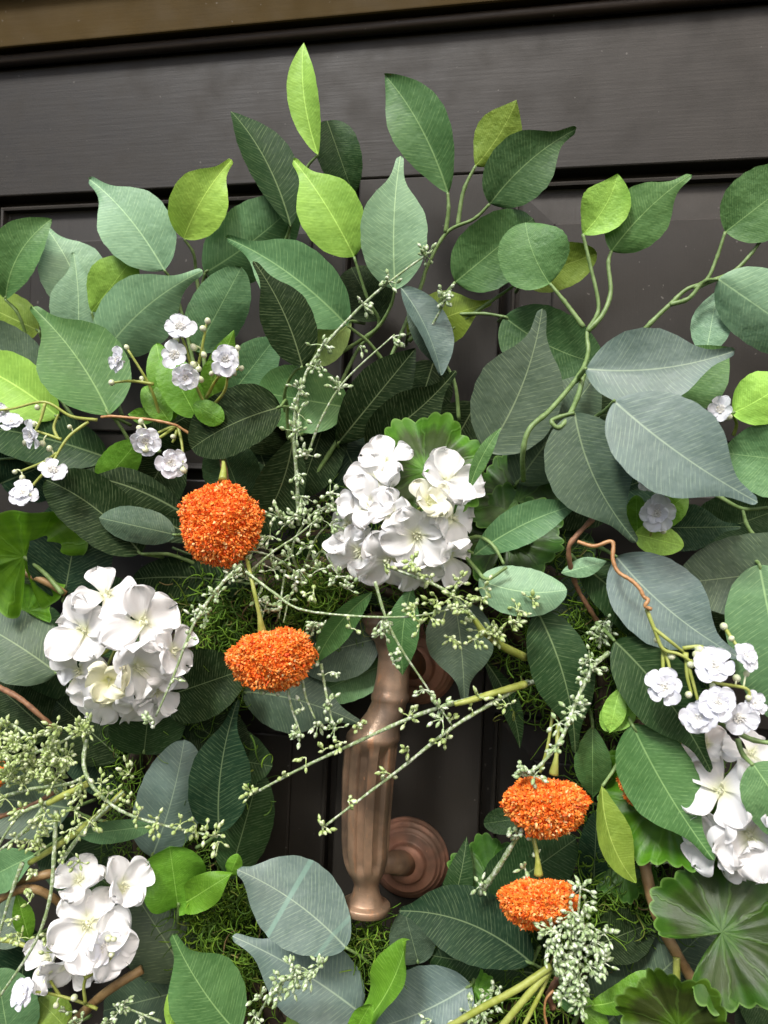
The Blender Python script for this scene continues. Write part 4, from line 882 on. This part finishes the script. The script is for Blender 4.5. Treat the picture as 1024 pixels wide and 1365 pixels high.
seeded('yellow green seeded stem below the hydrangea at right', [[(700, 876, .096), (655, 850, .13), (625, 815, .142), (590, 785, .150), (550, 768, .154), (515, 755, .156)]], [(512, 752, .156, 5, 12), (550, 750, .156, 12, 11), (573, 770, .154, 8, 12), (583, 800, .15, 10, 15), (605, 795, .148, 10, 16), (612, 775, .148, 8, 14), (620, 830, .142, 8, 15), (602, 850, .142, 8, 14), (632, 852, .14, 9, 15), (660, 845, .132, 26, 14), (690, 815, .125, 9, 16), (680, 830, .126, 9, 14), (710, 800, .12, 7, 14), (640, 842, .138, 7, 14), (595, 812, .148, 8, 14)], 70, r=.0017, mat=M_FROST2)
seeded('frosted seed stem dropping onto the upper right pompom flower', [[(812, 870, .105), (790, 890, .115), (768, 935, .128), (748, 985, .138), (718, 1022, .142), (698, 1030, .142)]], [(786, 880, .116, 10, 15), (790, 895, .115, 9, 15), (780, 905, .118, 9, 14), (768, 938, .128, 10, 14), (762, 950, .13, 9, 13), (742, 995, .138, 10, 12), (700, 1028, .142, 12, 13), (712, 1035, .142, 10, 13), (800, 850, .1, 8, 15), (806, 830, .095, 9, 16), (745, 965, .13, 6, 12)], 71, r=.0018)
seeded('three short frosted stems dangling below the lower left pompom flower', [[(382, 905, .115), (388, 940, .12), (402, 982, .124)], [(402, 900, .115), (408, 930, .118), (420, 958, .122)], [(428, 885, .115), (434, 920, .12), (440, 950, .124), (446, 970, .126)]], [(400, 980, .124, 9, 14), (392, 975, .124, 4, 12), (425, 962, .122, 8, 13), (438, 938, .122, 10, 12), (446, 972, .126, 11, 14), (362, 922, .12, 7, 12), (370, 925, .12, 6, 10), (442, 896, .118, 7, 13), (405, 945, .12, 5, 12), (424, 875, .115, 4, 10)], 72, r=.0013)
seeded('bushy frosted seed clump at the bottom right of the pompom flowers', [[(762, 1345, .10), (765, 1300, .125), (768, 1250, .135), (772, 1205, .138), (774, 1180, .138)], [(766, 1290, .126), (745, 1270, .132), (730, 1255, .135)], [(768, 1265, .13), (790, 1262, .136), (808, 1280, .138)], [(768, 1300, .12), (785, 1320, .128), (760, 1335, .13)]],
    [(x, y, .134, 11, 16) for x, y in ((742, 1248), (752, 1230), (765, 1220), (778, 1232), (760, 1250), (775, 1262), (790, 1255), (745, 1265), (735, 1240), (770, 1280), (785, 1288), (800, 1282), (760, 1292), (772, 1305), (755, 1275), (780, 1205), (775, 1185), (730, 1262), (765, 1240), (788, 1240), (770, 1320), (760, 1310), (795, 1270), (740, 1280), (805, 1245), (750, 1330), (775, 1335))], 73, r=.0013)
seeded('bare frosted stalk behind the lower right pompom flower', [[(640, 1192, .10), (662, 1160, .11), (690, 1115, .118), (700, 1100, .12)]], [(690, 1108, .12, 9, 13), (676, 1112, .12, 6, 12), (640, 1182, .104, 7, 11), (702, 1098, .12, 7, 12), (710, 1140, .115, 4, 9), (700, 1158, .116, 5, 9)], 74, r=.0024)
seeded('wide frosted seed spray spilling in from the left edge', [
    [(-20, 1070, .13), (40, 1052, .138), (90, 1045, .142), (118, 1032, .144)], [(-20, 1015, .13), (40, 1005, .14), (80, 990, .144), (105, 975, .146)], [(115, 985, .14), (112, 1020, .145), (125, 1050, .148), (160, 1080, .15), (210, 1098, .15), (290, 1116, .15)],
    [(115, 1050, .142), (90, 1062, .146), (40, 1078, .15), (15, 1100, .15), (-20, 1160, .15)], [(80, 1150, .135), (110, 1110, .14), (140, 1080, .142), (165, 1055, .14)], [(75, 1080, .145), (72, 1140, .15), (66, 1200, .155), (45, 1260, .158), (-5, 1335, .16)], [(0, 960, .12), (30, 975, .125), (50, 1000, .13)], [(30, 1150, .14), (12, 1200, .142), (-5, 1260, .144)], [(60, 1075, .148), (30, 1110, .15), (-10, 1140, .152)]],
    [(R_[0], R_[1], R_[2], 11, 17) for R_ in [(random.Random(800+i).uniform(-5, 125), random.Random(900+i).uniform(968, 1045), random.Random(950+i).uniform(.125, .15)) for i in range(46)]] +
    [(x, y, .148, 8, 16) for x, y in ((60, 1085), (80, 1095), (50, 1100), (65, 1115), (100, 1080), (40, 1120), (110, 1060), (30, 1080), (55, 1130), (95, 1105), (120, 1095), (20, 1118), (172, 1032), (135, 1045), (145, 1058), (8, 1065))] +
    [(x, y, .151, 6, 13) for x, y in ((170, 1070), (185, 1085), (210, 1092), (240, 1100), (262, 1100), (275, 1108), (288, 1114), (292, 1122), (205, 1102), (85, 1142), (105, 1150), (50, 1160), (40, 1202), (62, 1245), (18, 1225), (28, 1250), (22, 1245), (70, 1270))], 75, r=.0018, mat=M_FROST2)
seeded('frosted seed tip over the two lower blue grey leaves', [[(338, 1370, .11), (352, 1340, .12), (378, 1308, .128), (425, 1290, .132)]], [(348, 1330, .122, 8, 13), (362, 1318, .124, 10, 14), (378, 1308, .128, 12, 15), (395, 1300, .13, 14, 16), (412, 1296, .131, 14, 15), (426, 1290, .132, 12, 12), (372, 1325, .126, 8, 13), (388, 1318, .128, 8, 13), (390, 1288, .13, 8, 12), (340, 1355, .115, 6, 12)], 76)
seeded('frosted seed stem along the bottom edge at left', [[(215, 1362, .12), (190, 1352, .126), (165, 1342, .13)]], [(162, 1340, .13, 12, 14), (158, 1350, .13, 8, 12), (190, 1355, .126, 5, 10), (110, 1360, .12, 9, 12), (90, 1350, .12, 5, 14), (150, 1362, .124, 8, 12)], 77)
seeded('frosted seed clump half hidden at the bottom edge right of the blue leaf', [[(600, 1375, .10), (625, 1350, .105), (650, 1325, .10)]], [(640, 1340, .105, 12, 16), (655, 1330, .10, 10, 14), (628, 1352, .106, 12, 16), (645, 1355, .106, 12, 16), (612, 1362, .106, 9, 14), (665, 1318, .1, 6, 12), (575, 1360, .10, 3, 12)], 78, r=.0016)
seeded('small frosted seed tuft under the bright scalloped leaf at right', [[(885, 1128, .085), (884, 1142, .088), (886, 1150, .09)]], [(885, 1142, .09, 12, 16), (888, 1150, .09, 8, 14), (805, 845, .09, 8, 14), (800, 845, .09, 8, 14)], 79)

# ------------------------------------------------------------------ bare stalks, twigs and vines
def rod(name, label, pts, r0, r1, mat, cat='twig', knob=.06):
    q = catmull([P(*p) for p in pts], 8); n = len(q); b = MB(); R = random.Random(int(pts[0][0]*3+pts[0][1]))
    b.tube(q, [(r0+(r1-r0)*i/(n-1))*(1+R.uniform(-knob, knob)) for i in range(n)], 10)
    o = b.build(name, mat, None); tag(o, label, cat, 'bare twigs and stalks of the wreath'); return o
rod('flower_stalk', 'thick yellow green stalk at the bottom, leftmost of three', [(735, 1288, .126), (690, 1318, .13), (640, 1345, .13), (580, 1380, .125)], .0025, .0022, M_YSTEM, 'stalk')
rod('flower_stalk', 'thick yellow green stalk at the bottom, middle of three', [(734, 1292, .124), (705, 1325, .13), (672, 1365, .132), (650, 1395, .13)], .0025, .0023, M_YSTEM, 'stalk')
rod('flower_stalk', 'thinner yellow green stalk at the bottom, rightmost of three', [(733, 1296, .122), (715, 1335, .128), (692, 1380, .13)], .0016, .0015, M_YSTEM, 'stalk')
rod('flower_stalk', 'yellow stalk end pointing left beside the dark leaf right of the door pull', [(700, 912, .102), (665, 922, .118), (625, 934, .130), (606, 939, .132)], .0029, .0016, M_YSTEM, 'stalk')
rod('flower_stalk', 'yellow stalk end meeting the seeded stem below the sage leaf', [(700, 876, .098), (668, 860, .124), (645, 842, .136), (632, 825, .14)], .0030, .0018, M_YSTEM, 'stalk')
rod('flower_stalk', 'yellow green stalk slanting through the left frosted spray', [(165, 1056, .125), (130, 1088, .135), (80, 1125, .138), (40, 1150, .135)], .0028, .0022, M_YSTEM, 'stalk')
rod('flower_stalk', 'olive stalk stub inside the left frosted spray', [(118, 1044, .146), (100, 1053, .149), (85, 1060, .15), (64, 1071, .15)], .0026, .0022, M_YSTEM, 'stalk')
rod('flower_stalk', 'thin green stalk in the lower right between vine and grey leaf', [(902, 1276, .104), (902, 1300, .105), (903, 1330, .105)], .0024, .0026, M_YSTEM, 'stalk', .02)
rod('flower_stalk', 'green stalk curving from the lower left edge', [(-10, 1252, .11), (20, 1256, .112), (50, 1270, .11), (80, 1295, .09)], .0020, .0014, M_YSTEM, 'stalk')
rod('vine_twig', 'tan vine curving down at the lower right', [(857, 1125, .075), (862, 1165, .085), (876, 1220, .095), (900, 1268, .10), (925, 1310, .095), (945, 1350, .08)], .0042, .0036, M_VINE)
rod('vine_twig', 'tan vine under the bright lobed leaf at left', [(-12, 742, .085), (25, 760, .09), (60, 775, .088), (88, 792, .08)], .0034, .0030, M_VINE)
rod('vine_twig', 'tan vine arc behind the lower left hydrangea', [(-15, 1208, .10), (15, 1190, .105), (45, 1185, .105), (75, 1200, .095), (95, 1222, .08)], .0036, .0030, M_VINE)
rod('vine_twig', 'upper tan vine behind the lower left hydrangea', [(-10, 1192, .095), (25, 1175, .10), (60, 1166, .10), (100, 1160, .085)], .0036, .0036, M_VINE)
rod('vine_twig', 'cut brown stick in the lower left corner', [(95, 1365, .10), (130, 1332, .11), (160, 1310, .112), (190, 1292, .105)], .0036, .0034, M_VINE)
rod('vine_twig', 'thin reddish twig at the left edge above the frosted spray', [(-10, 912, .11), (25, 930, .115), (55, 955, .112), (80, 978, .10)], .0023, .0020, M_TWIG, knob=.15)
rod('vine_twig', 'reddish twig at the left edge below the frosted spray', [(-10, 1092, .118), (20, 1082, .12), (45, 1072, .118), (75, 1055, .11)], .0020, .0018, M_TWIG, knob=.15)
rod('vine_twig', 'knotty reddish twig rising right of the sage leaf pair', [(790, 692, .11), (768, 715, .115), (758, 735, .115), (768, 780, .10), (790, 818, .09), (810, 850, .07)], .0019, .0017, M_TWIG, knob=.2)
rod('vine_twig', 'short stick holding the upper orange pompom flower', [(297, 612, .108), (299, 625, .115), (301, 642, .122)], .0024, .0026, M_TWIG)
rod('vine_twig', 'rough brown twig at the bottom right of the frosted clump', [(765, 1290, .105), (745, 1305, .11), (732, 1325, .112), (738, 1345, .11)], .0030, .0020, M_TWIG, knob=.25)
rod('wire_wrap', 'copper wire running across the blue grey leaf at right', [(770, 722, .12), (792, 728, .122), (816, 722, .122), (817, 745, .126), (824, 762, .129), (842, 774, .132), (853, 785, .134), (858, 795, .135), (864, 800, .137), (860, 808, .138), (868, 812, .136)], .0014, .0012, M_WRAP, 'wire', .12)
rod('wire_wrap', 'thin copper wire at the upper left joining two blossom sprays', [(262, 584, .10), (240, 570, .104), (232, 566, .106), (205, 560, .108), (175, 557, .11), (150, 555, .111), (135, 556, .111)], .0011, .0011, M_WRAP, 'wire', .15)
rod('wire_wrap', 'curling copper wire at the bottom right', [(738, 1320, .12), (728, 1332, .122), (726, 1350, .122), (730, 1370, .12)], .0009, .0008, M_WRAP, 'wire')

for o in list(S.objects):
    if '_w' in o: del o['_w']
